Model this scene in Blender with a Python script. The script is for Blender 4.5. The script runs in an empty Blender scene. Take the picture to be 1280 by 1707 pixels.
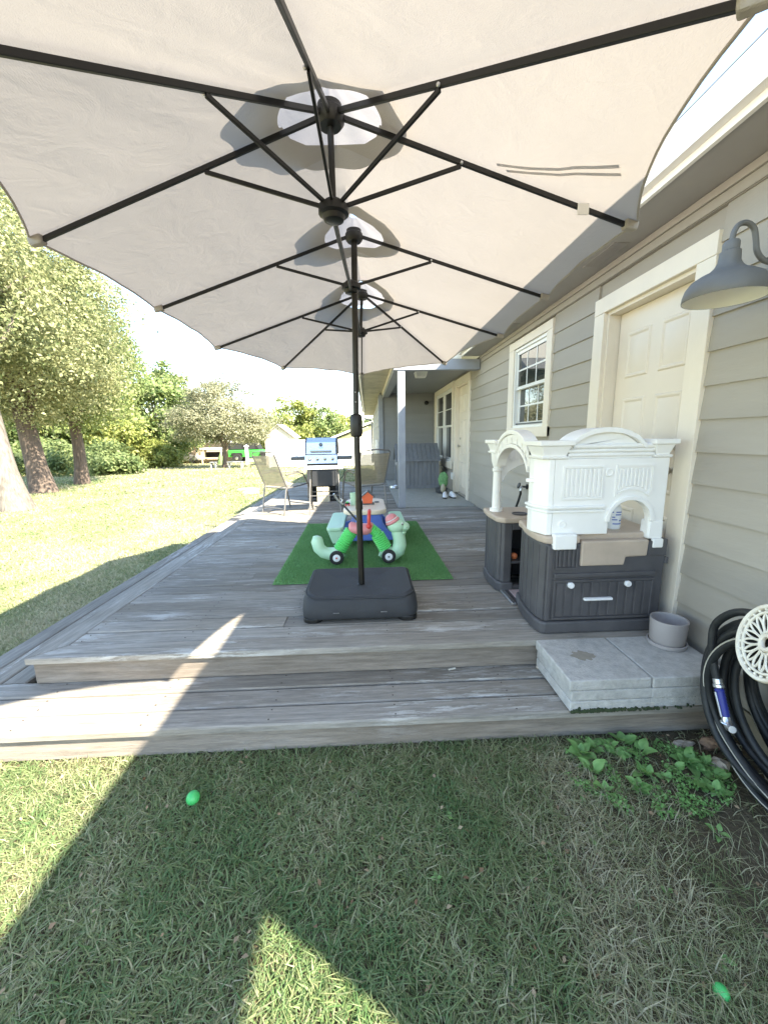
import bpy, bmesh, math, random
import numpy as np
from mathutils import Vector, Matrix
random.seed(7); rng=np.random.default_rng(7)
S=bpy.context.scene; COL=S.collection; R=math.radians

# ---------------------------------------------------------------- camera, sky, sun, exposure
cd=bpy.data.cameras.new('camera'); cam=bpy.data.objects.new('camera',cd); COL.objects.link(cam)
cd.sensor_fit='HORIZONTAL'; cd.sensor_width=36.0; cd.lens=667.65/1280*36; cd.clip_start=.05; cd.clip_end=3000
pt,yw,rl=0.18617,0.03913,0.0171
fw=Vector((math.sin(yw)*math.cos(pt),math.cos(yw)*math.cos(pt),-math.sin(pt))); rt=Vector((math.cos(yw),-math.sin(yw),0)); dn=fw.cross(rt)
rt2=rt*math.cos(rl)+dn*math.sin(rl); dn2=dn*math.cos(rl)-rt*math.sin(rl)
cam.matrix_world=Matrix(((rt2.x,-dn2.x,-fw.x,0),(rt2.y,-dn2.y,-fw.y,0),(rt2.z,-dn2.z,-fw.z,1.5),(0,0,0,1)))
S.camera=cam
SUN=Vector((.903,-.60,1)).normalized()          # towards the sun
SUN_EL=math.asin(SUN.z)
w=bpy.data.worlds.new('World'); S.world=w; w.use_nodes=True
nt=w.node_tree; bg=nt.nodes['Background']; sk=nt.nodes.new('ShaderNodeTexSky'); sk.sky_type='NISHITA'; sk.sun_disc=False
sk.sun_elevation=SUN_EL; sk.sun_rotation=math.atan2(SUN.x,SUN.y); sk.air_density=1.0; sk.dust_density=.45; sk.ozone_density=1.0
nt.links.new(sk.outputs[0],bg.inputs[0]); bg.inputs[1].default_value=.15
sl=bpy.data.lights.new('sun','SUN'); sl.energy=5.0; sl.angle=R(.55); sl.color=(1,.93,.82)
so=bpy.data.objects.new('sun',sl); COL.objects.link(so); so.rotation_euler=SUN.to_track_quat('Z','Y').to_euler(); so.location=(20,-15,25)
vs=S.view_settings; vs.view_transform='Standard'; vs.look='None'; vs.exposure=2.38; vs.gamma=1; vs.use_curve_mapping=False
vs.use_white_balance=True; vs.white_balance_temperature=6950; vs.white_balance_tint=8
S.cycles.max_bounces=8; S.cycles.transparent_max_bounces=8

# ---------------------------------------------------------------- helpers
TM={}
def tmat(o): return TM.get(o.name,Matrix.Identity(4)) if o else Matrix.Identity(4)
class MB:
    def __init__(s): s.v=[]; s.f=[]
    def add(s,vs,fs):
        o=len(s.v); s.v+=[tuple(v) for v in vs]; s.f+=[tuple(i+o for i in f) for f in fs]; return s
    def box(s,x0,x1,y0,y1,z0,z1):
        return s.add([(x0,y0,z0),(x1,y0,z0),(x1,y1,z0),(x0,y1,z0),(x0,y0,z1),(x1,y0,z1),(x1,y1,z1),(x0,y1,z1)],
            [(0,3,2,1),(4,5,6,7),(0,1,5,4),(1,2,6,5),(2,3,7,6),(3,0,4,7)])
    def bar(s,p,q,w,h,up=(0,0,1)):
        p=Vector(p);q=Vector(q);d=(q-p).normalized();u=Vector(up)
        if abs(d.dot(u))>.98: u=Vector((0,1,0))
        a=d.cross(u).normalized()*(w/2); b=a.cross(d).normalized()*(h/2)
        return s.add([p-a-b,p+a-b,p+a+b,p-a+b,q-a-b,q+a-b,q+a+b,q-a+b],[(0,3,2,1),(4,5,6,7),(0,1,5,4),(1,2,6,5),(2,3,7,6),(3,0,4,7)])
    def cyl(s,p,q,r0,r1=None,n=12): return s.tube([p,q],[r0,r0 if r1 is None else r1],n)
    def tube(s,path,r,n=8,closed=False,caps=True):
        P=[Vector(p) for p in path]; m=len(P); rs=r if isinstance(r,(list,tuple)) else [r]*m
        vs=[];fs=[];up=None
        for i in range(m):
            if closed: d=(P[(i+1)%m]-P[i-1])
            else: d=P[min(i+1,m-1)]-P[max(i-1,0)]
            d.normalize()
            if up is None: up=Vector((0,0,1)) if abs(d.z)<.9 else Vector((1,0,0))
            a=d.cross(up)
            if a.length<1e-4: a=d.cross(Vector((.3,.9,.2)))
            a.normalize(); b=a.cross(d); up=b
            for k in range(n):
                t=2*math.pi*k/n; vs.append(P[i]+(a*math.cos(t)+b*math.sin(t))*rs[i])
        for i in range(m if closed else m-1):
            j=(i+1)%m
            for k in range(n): l=(k+1)%n; fs.append((i*n+k,i*n+l,j*n+l,j*n+k))
        if not closed and caps: fs.append(tuple(range(n-1,-1,-1))); fs.append(tuple((m-1)*n+k for k in range(n)))
        return s.add(vs,fs)
    def lathe(s,prof,c=(0,0,0),n=24,M=None,cap=True):
        c=Vector(c);vs=[];fs=[];m=len(prof)
        for r,z in prof:
            for k in range(n):
                t=2*math.pi*k/n; p=Vector((r*math.cos(t),r*math.sin(t),z)); p=(M@p if M else p)+c; vs.append(p)
        for i in range(m-1):
            for k in range(n): l=(k+1)%n; fs.append((i*n+k,i*n+l,(i+1)*n+l,(i+1)*n+k))
        if cap and prof[0][0]>1e-5: fs.append(tuple(range(n-1,-1,-1)))
        if cap and prof[-1][0]>1e-5: fs.append(tuple((m-1)*n+k for k in range(n)))
        return s.add(vs,fs)
    def ball(s,c,r,n=16,m=10,M=None):
        r=r if isinstance(r,(tuple,list)) else (r,r,r); c=Vector(c);vs=[];fs=[]
        for i in range(m+1):
            a=math.pi*i/m
            for k in range(n):
                t=2*math.pi*k/n; p=Vector((r[0]*math.sin(a)*math.cos(t),r[1]*math.sin(a)*math.sin(t),r[2]*math.cos(a))); vs.append((M@p if M else p)+c)
        for i in range(m):
            for k in range(n): l=(k+1)%n; fs.append((i*n+k,(i+1)*n+k,(i+1)*n+l,i*n+l))
        return s.add(vs,fs)
    def prism(s,poly,ax,a,b):
        n=len(poly)
        mk={'x':lambda p,t:(t,p[0],p[1]),'y':lambda p,t:(p[0],t,p[1]),'z':lambda p,t:(p[0],p[1],t)}[ax]
        vs=[mk(p,a) for p in poly]+[mk(p,b) for p in poly]
        return s.add(vs,[tuple(range(n-1,-1,-1)),tuple(range(n,2*n))]+[(i,(i+1)%n,n+(i+1)%n,n+i) for i in range(n)])
    def loft(s,rings,closed=True,caps=True):
        n=len(rings[0]);vs=[p for r in rings for p in r];fs=[]
        for i in range(len(rings)-1):
            for k in range(n if closed else n-1): l=(k+1)%n; fs.append((i*n+k,i*n+l,(i+1)*n+l,(i+1)*n+k))
        if caps and closed: fs.append(tuple(range(n-1,-1,-1))); fs.append(tuple((len(rings)-1)*n+k for k in range(n)))
        return s.add(vs,fs)
    def build(s,name,mat,parent=None,bevel=0,smooth=0,local=False,sub=0,seg=2,kind=None,fix=True):
        vs=s.v
        if parent is not None and not local:
            I=tmat(parent).inverted(); vs=[tuple(I@Vector(v)) for v in s.v]
        me=bpy.data.meshes.new(name); me.from_pydata(vs,[],s.f)
        if fix:
            bm=bmesh.new(); bm.from_mesh(me); bmesh.ops.remove_doubles(bm,verts=bm.verts,dist=1e-6); bmesh.ops.recalc_face_normals(bm,faces=bm.faces); bm.to_mesh(me); bm.free()
        if smooth:
            me.polygons.foreach_set('use_smooth',[True]*len(me.polygons)); me.set_sharp_from_angle(angle=R(smooth))
        me.materials.append(mat)
        o=bpy.data.objects.new(name,me); COL.objects.link(o)
        if parent is not None: o.parent=parent; TM[o.name]=tmat(parent)
        if sub: md=o.modifiers.new('s','SUBSURF'); md.levels=sub; md.render_levels=sub
        if bevel: md=o.modifiers.new('b','BEVEL'); md.width=bevel; md.segments=seg; md.limit_method='ANGLE'; md.angle_limit=R(35)
        if kind: o['kind']=kind
        return o
def tag(o,label,cat,group=None):
    o['label']=label; o['category']=cat
    if group: o['group']=group
    return o
def thing(name,label,cat,loc=(0,0,0),rz=0,group=None):
    o=bpy.data.objects.new(name,None); COL.objects.link(o); o.empty_display_size=.1
    o.location=loc; o.rotation_euler=(0,0,rz); TM[o.name]=Matrix.Translation(loc)@Matrix.Rotation(rz,4,'Z')
    return tag(o,label,cat,group)
def dup(o,loc,rz,label,parent=None):
    c=o.copy(); COL.objects.link(c)
    if parent is None:
        c.location=loc; c.rotation_euler=(0,0,rz); c['label']=label
    else: c.parent=parent
    for ch in o.children: dup(ch,None,None,None,c)
    return c
def struct(o): o['kind']='structure'; return o
def part(mat,name,parent,fn,**k):
    m=MB(); fn(m); return m.build(name,mat,parent,**k)
def rr(x0,x1,y0,y1,r,n=4):   # rounded rectangle outline
    P=[]
    for cx,cy,a in ((x1-r,y1-r,0),(x0+r,y1-r,90),(x0+r,y0+r,180),(x1-r,y0+r,270)):
        for i in range(n+1): t=R(a+90*i/n); P.append((cx+r*math.cos(t),cy+r*math.sin(t)))
    return P
def spl(P,n=5):   # Catmull-Rom smoothing of a path
    P=[Vector(p) for p in P]; Q=[P[0]*2-P[1]]+P+[P[-1]*2-P[-2]]; out=[]
    for i in range(1,len(Q)-2):
        a,b,c,d=Q[i-1:i+3]
        for k in range(n): t=k/n; out.append(.5*((2*b)+(c-a)*t+(2*a-5*b+4*c-d)*t*t+(3*b-a-3*c+d)*t**3))
    return out+[P[-1]]
def arc(cx,cy,rx,ry,a0,a1,n=12): return [(cx+rx*math.cos(R(a0+(a1-a0)*i/n)),cy+ry*math.sin(R(a0+(a1-a0)*i/n))) for i in range(n+1)]

# ---------------------------------------------------------------- materials
MATS={}
def NN(nt,t,**k):
    n=nt.nodes.new(t)
    for a,b in k.items(): setattr(n,a,b)
    return n
def mat(name,col,rough=.5,metal=0,var=.12,scale=6,stretch=(1,1,1),bump=0,bscale=80,col2=None,rnd=.0,spec=.5,dirt=0,dirtcol=(.2,.17,.13),coat=0):
    m=bpy.data.materials.new(name); m.use_nodes=True; nt=m.node_tree; L=nt.links.new; b=nt.nodes['Principled BSDF']
    b.inputs['Roughness'].default_value=rough; b.inputs['Metallic'].default_value=metal; b.inputs['Specular IOR Level'].default_value=spec; b.inputs['Coat Weight'].default_value=coat
    tc=NN(nt,'ShaderNodeTexCoord'); mp=NN(nt,'ShaderNodeMapping'); mp.inputs['Scale'].default_value=stretch; L(tc.outputs['Object'],mp.inputs['Vector'])
    oi=NN(nt,'ShaderNodeObjectInfo')
    if rnd:
        ml=NN(nt,'ShaderNodeVectorMath',operation='SCALE'); cb=NN(nt,'ShaderNodeCombineXYZ'); cb.inputs[0].default_value=7; cb.inputs[1].default_value=13; cb.inputs[2].default_value=5
        L(cb.outputs[0],ml.inputs[0]); L(oi.outputs['Random'],ml.inputs['Scale']); L(ml.outputs[0],mp.inputs['Location'])
    nz=NN(nt,'ShaderNodeTexNoise'); nz.inputs['Scale'].default_value=scale; nz.inputs['Detail'].default_value=6; nz.inputs['Roughness'].default_value=.62; L(mp.outputs[0],nz.inputs['Vector'])
    cr=NN(nt,'ShaderNodeValToRGB'); e=cr.color_ramp.elements; e[0].position=.32; e[1].position=.68
    c2=col2 or tuple(c*(1+var) for c in col); c1=tuple(c*(1-var) for c in col)
    e[0].color=(*c1,1); e[1].color=(*c2,1); L(nz.outputs[0],cr.inputs[0]); out=cr.outputs[0]
    if dirt:
        n2=NN(nt,'ShaderNodeTexNoise'); n2.inputs['Scale'].default_value=scale*.45; n2.inputs['Detail'].default_value=8; n2.inputs['Roughness'].default_value=.7; L(mp.outputs[0],n2.inputs['Vector'])
        r2=NN(nt,'ShaderNodeValToRGB'); r2.color_ramp.elements[0].position=.5; r2.color_ramp.elements[1].position=.75; r2.color_ramp.elements[1].color=(dirt,)*3+(1,); L(n2.outputs[0],r2.inputs[0])
        mx=NN(nt,'ShaderNodeMix',data_type='RGBA'); L(r2.outputs[0],mx.inputs[0]); L(out,mx.inputs[6]); mx.inputs[7].default_value=(*dirtcol,1); out=mx.outputs[2]
    if rnd:
        mr=NN(nt,'ShaderNodeMapRange'); mr.inputs['To Min'].default_value=1-rnd; mr.inputs['To Max'].default_value=1+rnd; L(oi.outputs['Random'],mr.inputs['Value'])
        vm=NN(nt,'ShaderNodeVectorMath',operation='SCALE'); L(out,vm.inputs[0]); L(mr.outputs[0],vm.inputs['Scale']); out=vm.outputs[0]
    L(out,b.inputs['Base Color'])
    rm=NN(nt,'ShaderNodeMapRange'); rm.inputs['To Min'].default_value=max(.02,rough-.08); rm.inputs['To Max'].default_value=min(1,rough+.08); L(nz.outputs[0],rm.inputs['Value']); L(rm.outputs[0],b.inputs['Roughness'])
    if bump:
        n3=NN(nt,'ShaderNodeTexNoise'); n3.inputs['Scale'].default_value=bscale; n3.inputs['Detail'].default_value=4; L(mp.outputs[0],n3.inputs['Vector'])
        bp=NN(nt,'ShaderNodeBump'); bp.inputs['Strength'].default_value=bump; bp.inputs['Distance'].default_value=.01; L(n3.outputs[0],bp.inputs['Height']); L(bp.outputs[0],b.inputs['Normal'])
    MATS[name]=m; return m
def wood(name,ax,base,paint,amt,brown=(.16,.135,.11)):
    # weathered deck board: grain along an axis, peeled paint flecks, browner worn areas
    m=bpy.data.materials.new(name); m.use_nodes=True; nt=m.node_tree; L=nt.links.new; b=nt.nodes['Principled BSDF']; b.inputs['Roughness'].default_value=.82; b.inputs['Specular IOR Level'].default_value=.3
    tc=NN(nt,'ShaderNodeTexCoord'); oi=NN(nt,'ShaderNodeObjectInfo'); cb=NN(nt,'ShaderNodeCombineXYZ'); cb.inputs[0].default_value=9; cb.inputs[1].default_value=23; cb.inputs[2].default_value=17
    sc=NN(nt,'ShaderNodeVectorMath',operation='SCALE'); L(cb.outputs[0],sc.inputs[0]); L(oi.outputs['Random'],sc.inputs['Scale'])
    ad=NN(nt,'ShaderNodeVectorMath',operation='ADD'); L(tc.outputs['Object'],ad.inputs[0]); L(sc.outputs[0],ad.inputs[1])
    def nz(st,scale,det=6,ro=.6):
        mp=NN(nt,'ShaderNodeMapping'); mp.inputs['Scale'].default_value=st if ax=='x' else (st[1],st[0],st[2]); L(ad.outputs[0],mp.inputs[0])
        n=NN(nt,'ShaderNodeTexNoise'); n.inputs['Scale'].default_value=scale; n.inputs['Detail'].default_value=det; n.inputs['Roughness'].default_value=ro; L(mp.outputs[0],n.inputs['Vector']); return n
    g=nz((.07,1,1),52,9,.78); big=nz((.5,1,1),1.7,4); pn=nz((.12,1,1),20,10,.8); pm=nz((.45,1,1),2.2,5,.6)
    def ramp(src,p0,p1,c0,c1):
        r=NN(nt,'ShaderNodeValToRGB'); r.color_ramp.elements[0].position=p0; r.color_ramp.elements[1].position=p1; r.color_ramp.elements[0].color=(*c0,1); r.color_ramp.elements[1].color=(*c1,1); L(src,r.inputs[0]); return r.outputs[0]
    grain=ramp(g.outputs[0],.3,.72,tuple(c*.5 for c in base),tuple(c*1.28 for c in base))
    bm_=ramp(big.outputs[0],.42,.68,(0,0,0),(.8,.8,.8))
    mx=NN(nt,'ShaderNodeMix',data_type='RGBA'); L(bm_,mx.inputs[0]); L(grain,mx.inputs[6])
    br=NN(nt,'ShaderNodeMix',data_type='RGBA',blend_type='MULTIPLY'); br.inputs[0].default_value=1; L(grain,br.inputs[6]); br.inputs[7].default_value=(.78,.72,.64,1); L(br.outputs[2],mx.inputs[7])
    mu=NN(nt,'ShaderNodeMath',operation='MULTIPLY'); L(ramp(pn.outputs[0],.51,.56,(0,0,0),(1,1,1)),mu.inputs[0]); L(ramp(pm.outputs[0],.47,.62,(0,0,0),(amt,)*3),mu.inputs[1])
    m2=NN(nt,'ShaderNodeMix',data_type='RGBA'); L(mu.outputs[0],m2.inputs[0]); L(mx.outputs[2],m2.inputs[6]); m2.inputs[7].default_value=(*paint,1)
    mr=NN(nt,'ShaderNodeMapRange'); mr.inputs['To Min'].default_value=.76; mr.inputs['To Max'].default_value=1.16; L(oi.outputs['Random'],mr.inputs['Value'])
    vm=NN(nt,'ShaderNodeVectorMath',operation='SCALE'); L(m2.outputs[2],vm.inputs[0]); L(mr.outputs[0],vm.inputs['Scale']); L(vm.outputs[0],b.inputs['Base Color'])
    hs=NN(nt,'ShaderNodeMath',operation='ADD'); L(g.outputs[0],hs.inputs[0]); L(mu.outputs[0],hs.inputs[1])
    bp=NN(nt,'ShaderNodeBump'); bp.inputs['Strength'].default_value=.5; bp.inputs['Distance'].default_value=.006; L(hs.outputs[0],bp.inputs['Height']); L(bp.outputs[0],b.inputs['Normal'])
    return m
def leafmat(name,c1,c2,trans=.45,rough=.55):
    m=bpy.data.materials.new(name); m.use_nodes=True; nt=m.node_tree; L=nt.links.new; nt.nodes.remove(nt.nodes['Principled BSDF']); out=nt.nodes['Material Output']
    at=NN(nt,'ShaderNodeAttribute',attribute_name='tint'); cr=NN(nt,'ShaderNodeValToRGB'); cr.color_ramp.elements[0].color=(*c1,1); cr.color_ramp.elements[1].color=(*c2,1); L(at.outputs['Fac'],cr.inputs[0])
    p=NN(nt,'ShaderNodeBsdfPrincipled'); p.inputs['Roughness'].default_value=rough; p.inputs['Specular IOR Level'].default_value=.3; t=NN(nt,'ShaderNodeBsdfTranslucent'); mx=NN(nt,'ShaderNodeMixShader'); mx.inputs[0].default_value=trans
    L(cr.outputs[0],p.inputs['Base Color']); L(cr.outputs[0],t.inputs[0]); L(p.outputs[0],mx.inputs[1]); L(t.outputs[0],mx.inputs[2]); L(mx.outputs[0],out.inputs[0]); return m
def glassmat(name,col,ior=1.7,rough=.02):
    m=mat(name,col,rough,var=.05,scale=2); b=m.node_tree.nodes['Principled BSDF']; b.inputs['IOR'].default_value=ior
    for l in list(b.inputs['Roughness'].links): m.node_tree.links.remove(l)
    b.inputs['Roughness'].default_value=rough; return m
def grassmat(name):
    m=bpy.data.materials.new(name); m.use_nodes=True; nt=m.node_tree; L=nt.links.new; nt.nodes.remove(nt.nodes['Principled BSDF']); out=nt.nodes['Material Output']
    at=NN(nt,'ShaderNodeAttribute',attribute_name='tint'); cr=NN(nt,'ShaderNodeValToRGB'); E=cr.color_ramp.elements
    E[0].color=(.10,.19,.065,1); E[1].color=(.50,.44,.30,1); E[1].position=1; e=E.new(.4); e.color=(.235,.28,.125,1); e=E.new(.62); e.color=(.36,.36,.205,1); e=E.new(.8); e.color=(.48,.44,.29,1); L(at.outputs['Fac'],cr.inputs[0])
    p=NN(nt,'ShaderNodeBsdfPrincipled'); p.inputs['Roughness'].default_value=.5; p.inputs['Specular IOR Level'].default_value=.35; t=NN(nt,'ShaderNodeBsdfTranslucent'); mx=NN(nt,'ShaderNodeMixShader'); mx.inputs[0].default_value=.35
    L(cr.outputs[0],p.inputs['Base Color']); L(cr.outputs[0],t.inputs[0]); L(p.outputs[0],mx.inputs[1]); L(t.outputs[0],mx.inputs[2]); L(mx.outputs[0],out.inputs[0]); return m

m_trim=mat('cream trim paint',(.76,.68,.565),.5,var=.05,scale=3,bump=.12,bscale=120,stretch=(1,1,.4))
m_door=mat('cream door paint',(.74,.655,.545),.42,var=.04,scale=2,bump=.05,bscale=160)
m_sid=mat('greige siding paint',(.36,.326,.275),.62,var=.07,scale=1.6,stretch=(1,.35,2),bump=.12,bscale=55,rnd=.06,dirt=.22,dirtcol=(.27,.235,.185))
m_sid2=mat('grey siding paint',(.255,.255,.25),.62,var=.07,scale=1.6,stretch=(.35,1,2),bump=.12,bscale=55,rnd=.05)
m_soffit=mat('grey soffit paint',(.35,.33,.30),.7,var=.05,scale=2)
m_osoffit=mat('mildewed soffit boards',(.50,.45,.33),.75,var=.15,scale=4,dirt=.75,dirtcol=(.20,.18,.11))
m_gutter=mat('white gutter',(.80,.77,.70),.4,var=.03,scale=3)
m_post=mat('grey post paint',(.30,.31,.33),.6,var=.08,scale=5,bump=.15,bscale=70)
m_white=mat('white vinyl',(.78,.77,.73),.35,var=.02,scale=3)
m_plw=mat('white toy plastic',(.86,.85,.82),.42,var=.03,scale=4,bump=.03,bscale=300,dirt=.22,dirtcol=(.58,.53,.45))
m_pld=mat('charcoal toy plastic',(.075,.073,.078),.5,var=.14,scale=9,bump=.06,bscale=260,dirt=.25,dirtcol=(.16,.15,.14))
m_plt=mat('tan toy plastic',(.48,.39,.31),.5,var=.09,scale=8,bump=.05,bscale=260,dirt=.3,dirtcol=(.30,.24,.19))
m_blk=mat('black powder coat',(.006,.006,.006),.45,var=.2,scale=20)
m_pole=mat('dark bronze pole',(.016,.014,.011),.4,metal=.3,var=.2,scale=14)
m_cover=mat('charcoal base fabric',(.030,.032,.036),.72,var=.2,scale=10,bump=.25,bscale=260)
m_conc=mat('concrete paver',(.47,.455,.425),.9,var=.16,scale=26,bump=.6,bscale=110,rnd=.06,dirt=.25,dirtcol=(.22,.20,.17))
m_slab=mat('porch concrete',(.34,.33,.29),.85,var=.09,scale=9,bump=.15,bscale=120)
m_found=mat('foundation concrete',(.27,.235,.17),.9,var=.15,scale=8,bump=.4,bscale=40)
m_pot=mat('taupe pot plastic',(.36,.33,.32),.55,var=.05,scale=6)
m_rub=mat('black hose rubber',(.011,.013,.015),.55,var=.3,scale=30,bump=.06,bscale=300,dirt=.6,dirtcol=(.05,.048,.042))
m_hstr=mat('hose grey stripe',(.42,.40,.34),.5)
m_iron=mat('chipped white cast iron',(.74,.70,.60),.5,var=.08,scale=18,dirt=.55,dirtcol=(.34,.19,.09))
m_alu=mat('cast aluminium',(.62,.63,.65),.32,metal=.9,var=.1,scale=20)
m_blue=mat('blue rubber grip',(.018,.028,.22),.45,var=.1)
m_lamp=mat('grey galvanised paint',(.15,.148,.14),.55,var=.10,scale=7,bump=.05,bscale=200)
m_lampw=mat('white enamel',(.84,.84,.80),.4,var=.02)
m_steel=mat('stainless steel',(.62,.65,.70),.28,metal=1,var=.04,scale=2,stretch=(1,12,12))
m_grey=mat('grey steel sheet',(.09,.095,.10),.45,metal=.4,var=.1)
m_gchar=mat('grill cart black',(.035,.037,.04),.5,var=.15)
m_frame=mat('taupe chair frame',(.20,.19,.18),.4,metal=.5,var=.1)
m_slg=mat('tan sling mesh',(.33,.28,.19),.75,var=.15,scale=9,stretch=(1,1,6),bump=.3,bscale=300)
def seethru(m,a):
    nt=m.node_tree; p=nt.nodes['Principled BSDF']; t=NN(nt,'ShaderNodeBsdfTransparent'); x=NN(nt,'ShaderNodeMixShader'); x.inputs[0].default_value=a; nt.links.new(p.outputs[0],x.inputs[1]); nt.links.new(t.outputs[0],x.inputs[2]); nt.links.new(x.outputs[0],nt.nodes['Material Output'].inputs[0])
seethru(m_slg,.16)   # open weave
m_tab=mat('white table laminate',(.70,.69,.66),.25,var=.04)
m_dog=mat('blue grey dog house paint',(.21,.215,.225),.7,var=.12,scale=6,stretch=(3,3,.6),rnd=.06,bump=.15,bscale=80)
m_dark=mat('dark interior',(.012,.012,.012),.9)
m_mint=mat('mint plastic',(.46,.70,.50),.4,var=.04,scale=4)
m_gbel=mat('green bellows plastic',(.10,.60,.15),.4,var=.08)
m_tbl=mat('blue toy plastic',(.10,.18,.58),.4,var=.06)
m_red=mat('red plastic',(.60,.05,.04),.4,var=.06)
m_pink=mat('faded pink plastic',(.62,.24,.25),.45,var=.12)
m_crm=mat('cream plastic',(.74,.63,.50),.45,var=.04)
m_org=mat('orange painted wood',(.72,.13,.045),.55,var=.06)
m_orgb=mat('orange foam',(.75,.22,.09),.6,var=.12,scale=18,dirt=.3,dirtcol=(.5,.2,.1))
m_grb=mat('green ball plastic',(.05,.42,.11),.4,var=.05)
m_wht=mat('white paint plain',(.80,.80,.80),.5,var=.03)
m_tyre=mat('black tyre rubber',(.018,.018,.018),.7,var=.2)
m_glass=glassmat('window glass',(.028,.034,.030),1.75)
m_glassg=glassmat('dark window glass',(.045,.047,.047),1.5)
m_brass=mat('brushed nickel',(.45,.42,.36),.3,metal=1,var=.1)
m_bark=mat('pale bark',(.15,.13,.11),.95,var=.45,scale=5,stretch=(4,4,.8),bump=1,bscale=9,dirt=.5,dirtcol=(.10,.085,.07))
m_barkd=mat('dark bark',(.12,.09,.07),.95,var=.4,scale=5,stretch=(4,4,.8),bump=1,bscale=9)
m_soil=None
m_wx=wood('deck wood across','x',(.305,.28,.243),(.60,.585,.55),.75)
m_wy=wood('deck wood along','y',(.305,.285,.25),(.60,.585,.55),.6)
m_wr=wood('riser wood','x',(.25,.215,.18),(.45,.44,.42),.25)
# ---------------------------------------------------------------- ground and lawn
def groundmat():
    m=bpy.data.materials.new('lawn ground'); m.use_nodes=True; nt=m.node_tree; L=nt.links.new; b=nt.nodes['Principled BSDF']; b.inputs['Roughness'].default_value=.95; b.inputs['Specular IOR Level'].default_value=.1
    tc=NN(nt,'ShaderNodeTexCoord')
    def nz(sc,det=5,ro=.6):
        n=NN(nt,'ShaderNodeTexNoise'); n.inputs['Scale'].default_value=sc; n.inputs['Detail'].default_value=det; n.inputs['Roughness'].default_value=ro; L(tc.outputs['Object'],n.inputs['Vector']); return n.outputs[0]
    def ramp(src,p0,p1,c0,c1):
        r=NN(nt,'ShaderNodeValToRGB'); r.color_ramp.elements[0].position=p0; r.color_ramp.elements[1].position=p1; r.color_ramp.elements[0].color=(*c0,1); r.color_ramp.elements[1].color=(*c1,1); L(src,r.inputs[0]); return r.outputs[0]
    def mix(f,a,c):
        x=NN(nt,'ShaderNodeMix',data_type='RGBA'); L(f,x.inputs[0]); L(a,x.inputs[6])
        if isinstance(c,tuple): x.inputs[7].default_value=(*c,1)
        else: L(c,x.inputs[7])
        return x.outputs[2]
    g=ramp(nz(45,4,.7),.3,.7,(.19,.22,.10),(.31,.33,.17)); c=mix(ramp(nz(.35,5),.42,.62,(0,0,0),(.75,)*3),g,(.42,.38,.24)); c=mix(ramp(nz(3.5,6,.7),.5,.72,(0,0,0),(.6,)*3),c,(.38,.335,.21))
    # bare dirt by the house corner and under the big trees
    vm=NN(nt,'ShaderNodeVectorMath',operation='DISTANCE'); L(tc.outputs['Object'],vm.inputs[0]); vm.inputs[1].default_value=(1.75,1.1,0)
    ns=nz(4,5); ad=NN(nt,'ShaderNodeMath',operation='ADD'); L(vm.outputs['Value'],ad.inputs[0]); L(ns,ad.inputs[1])
    dirt=ramp(nz(60,6,.75),.3,.7,(.10,.078,.058),(.25,.205,.155))
    c=mix(ramp(ad.outputs[0],.8/3,1.9,(1,1,1),(0,0,0)),c,dirt)
    vm2=NN(nt,'ShaderNodeVectorMath',operation='DISTANCE'); L(tc.outputs['Object'],vm2.inputs[0]); vm2.inputs[1].default_value=(-11,12,0)
    n2=NN(nt,'ShaderNodeMath',operation='MULTIPLY_ADD'); L(nz(.8,6,.7),n2.inputs[0]); n2.inputs[1].default_value=-6; L(vm2.outputs['Value'],n2.inputs[2])
    sc=NN(nt,'ShaderNodeMath',operation='MULTIPLY'); L(n2.outputs[0],sc.inputs[0]); sc.inputs[1].default_value=.2
    c=mix(ramp(sc.outputs[0],.0,.75,(.8,.8,.8),(0,0,0)),c,(.33,.27,.20))
    sp=NN(nt,'ShaderNodeSeparateXYZ'); L(tc.outputs['Object'],sp.inputs[0]); mk=NN(nt,'ShaderNodeMapRange'); mk.inputs['From Min'].default_value=1.7; mk.inputs['From Max'].default_value=2.3; mk.inputs['To Min'].default_value=1; mk.inputs['To Max'].default_value=0; L(sp.outputs[1],mk.inputs['Value'])
    mk2=NN(nt,'ShaderNodeMapRange'); mk2.inputs['From Min'].default_value=-6; mk2.inputs['From Max'].default_value=-4; L(sp.outputs[0],mk2.inputs['Value']); mm=NN(nt,'ShaderNodeMath',operation='MULTIPLY'); L(mk.outputs[0],mm.inputs[0]); L(mk2.outputs[0],mm.inputs[1])
    c=mix(mm.outputs[0],c,ramp(nz(70,6,.75),.3,.7,(.055,.045,.030),(.17,.14,.09)))   # soil and thatch between the close blades
    L(c,b.inputs['Base Color'])
    bp=NN(nt,'ShaderNodeBump'); bp.inputs['Strength'].default_value=.6; bp.inputs['Distance'].default_value=.02; L(nz(80,4),bp.inputs['Height']); L(bp.outputs[0],b.inputs['Normal'])
    return m
gz=lambda y:-.02*np.clip(np.asarray(y,float)-10,0,100)   # the lawn falls away gently beyond the deck
struct(MB().add([(x,y,float(gz(y))) for y in (-300,10,110,1800) for x in (-900,900)],[(0,1,3,2),(2,3,5,4),(4,5,7,6)]).build('ground',groundmat()))

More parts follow.
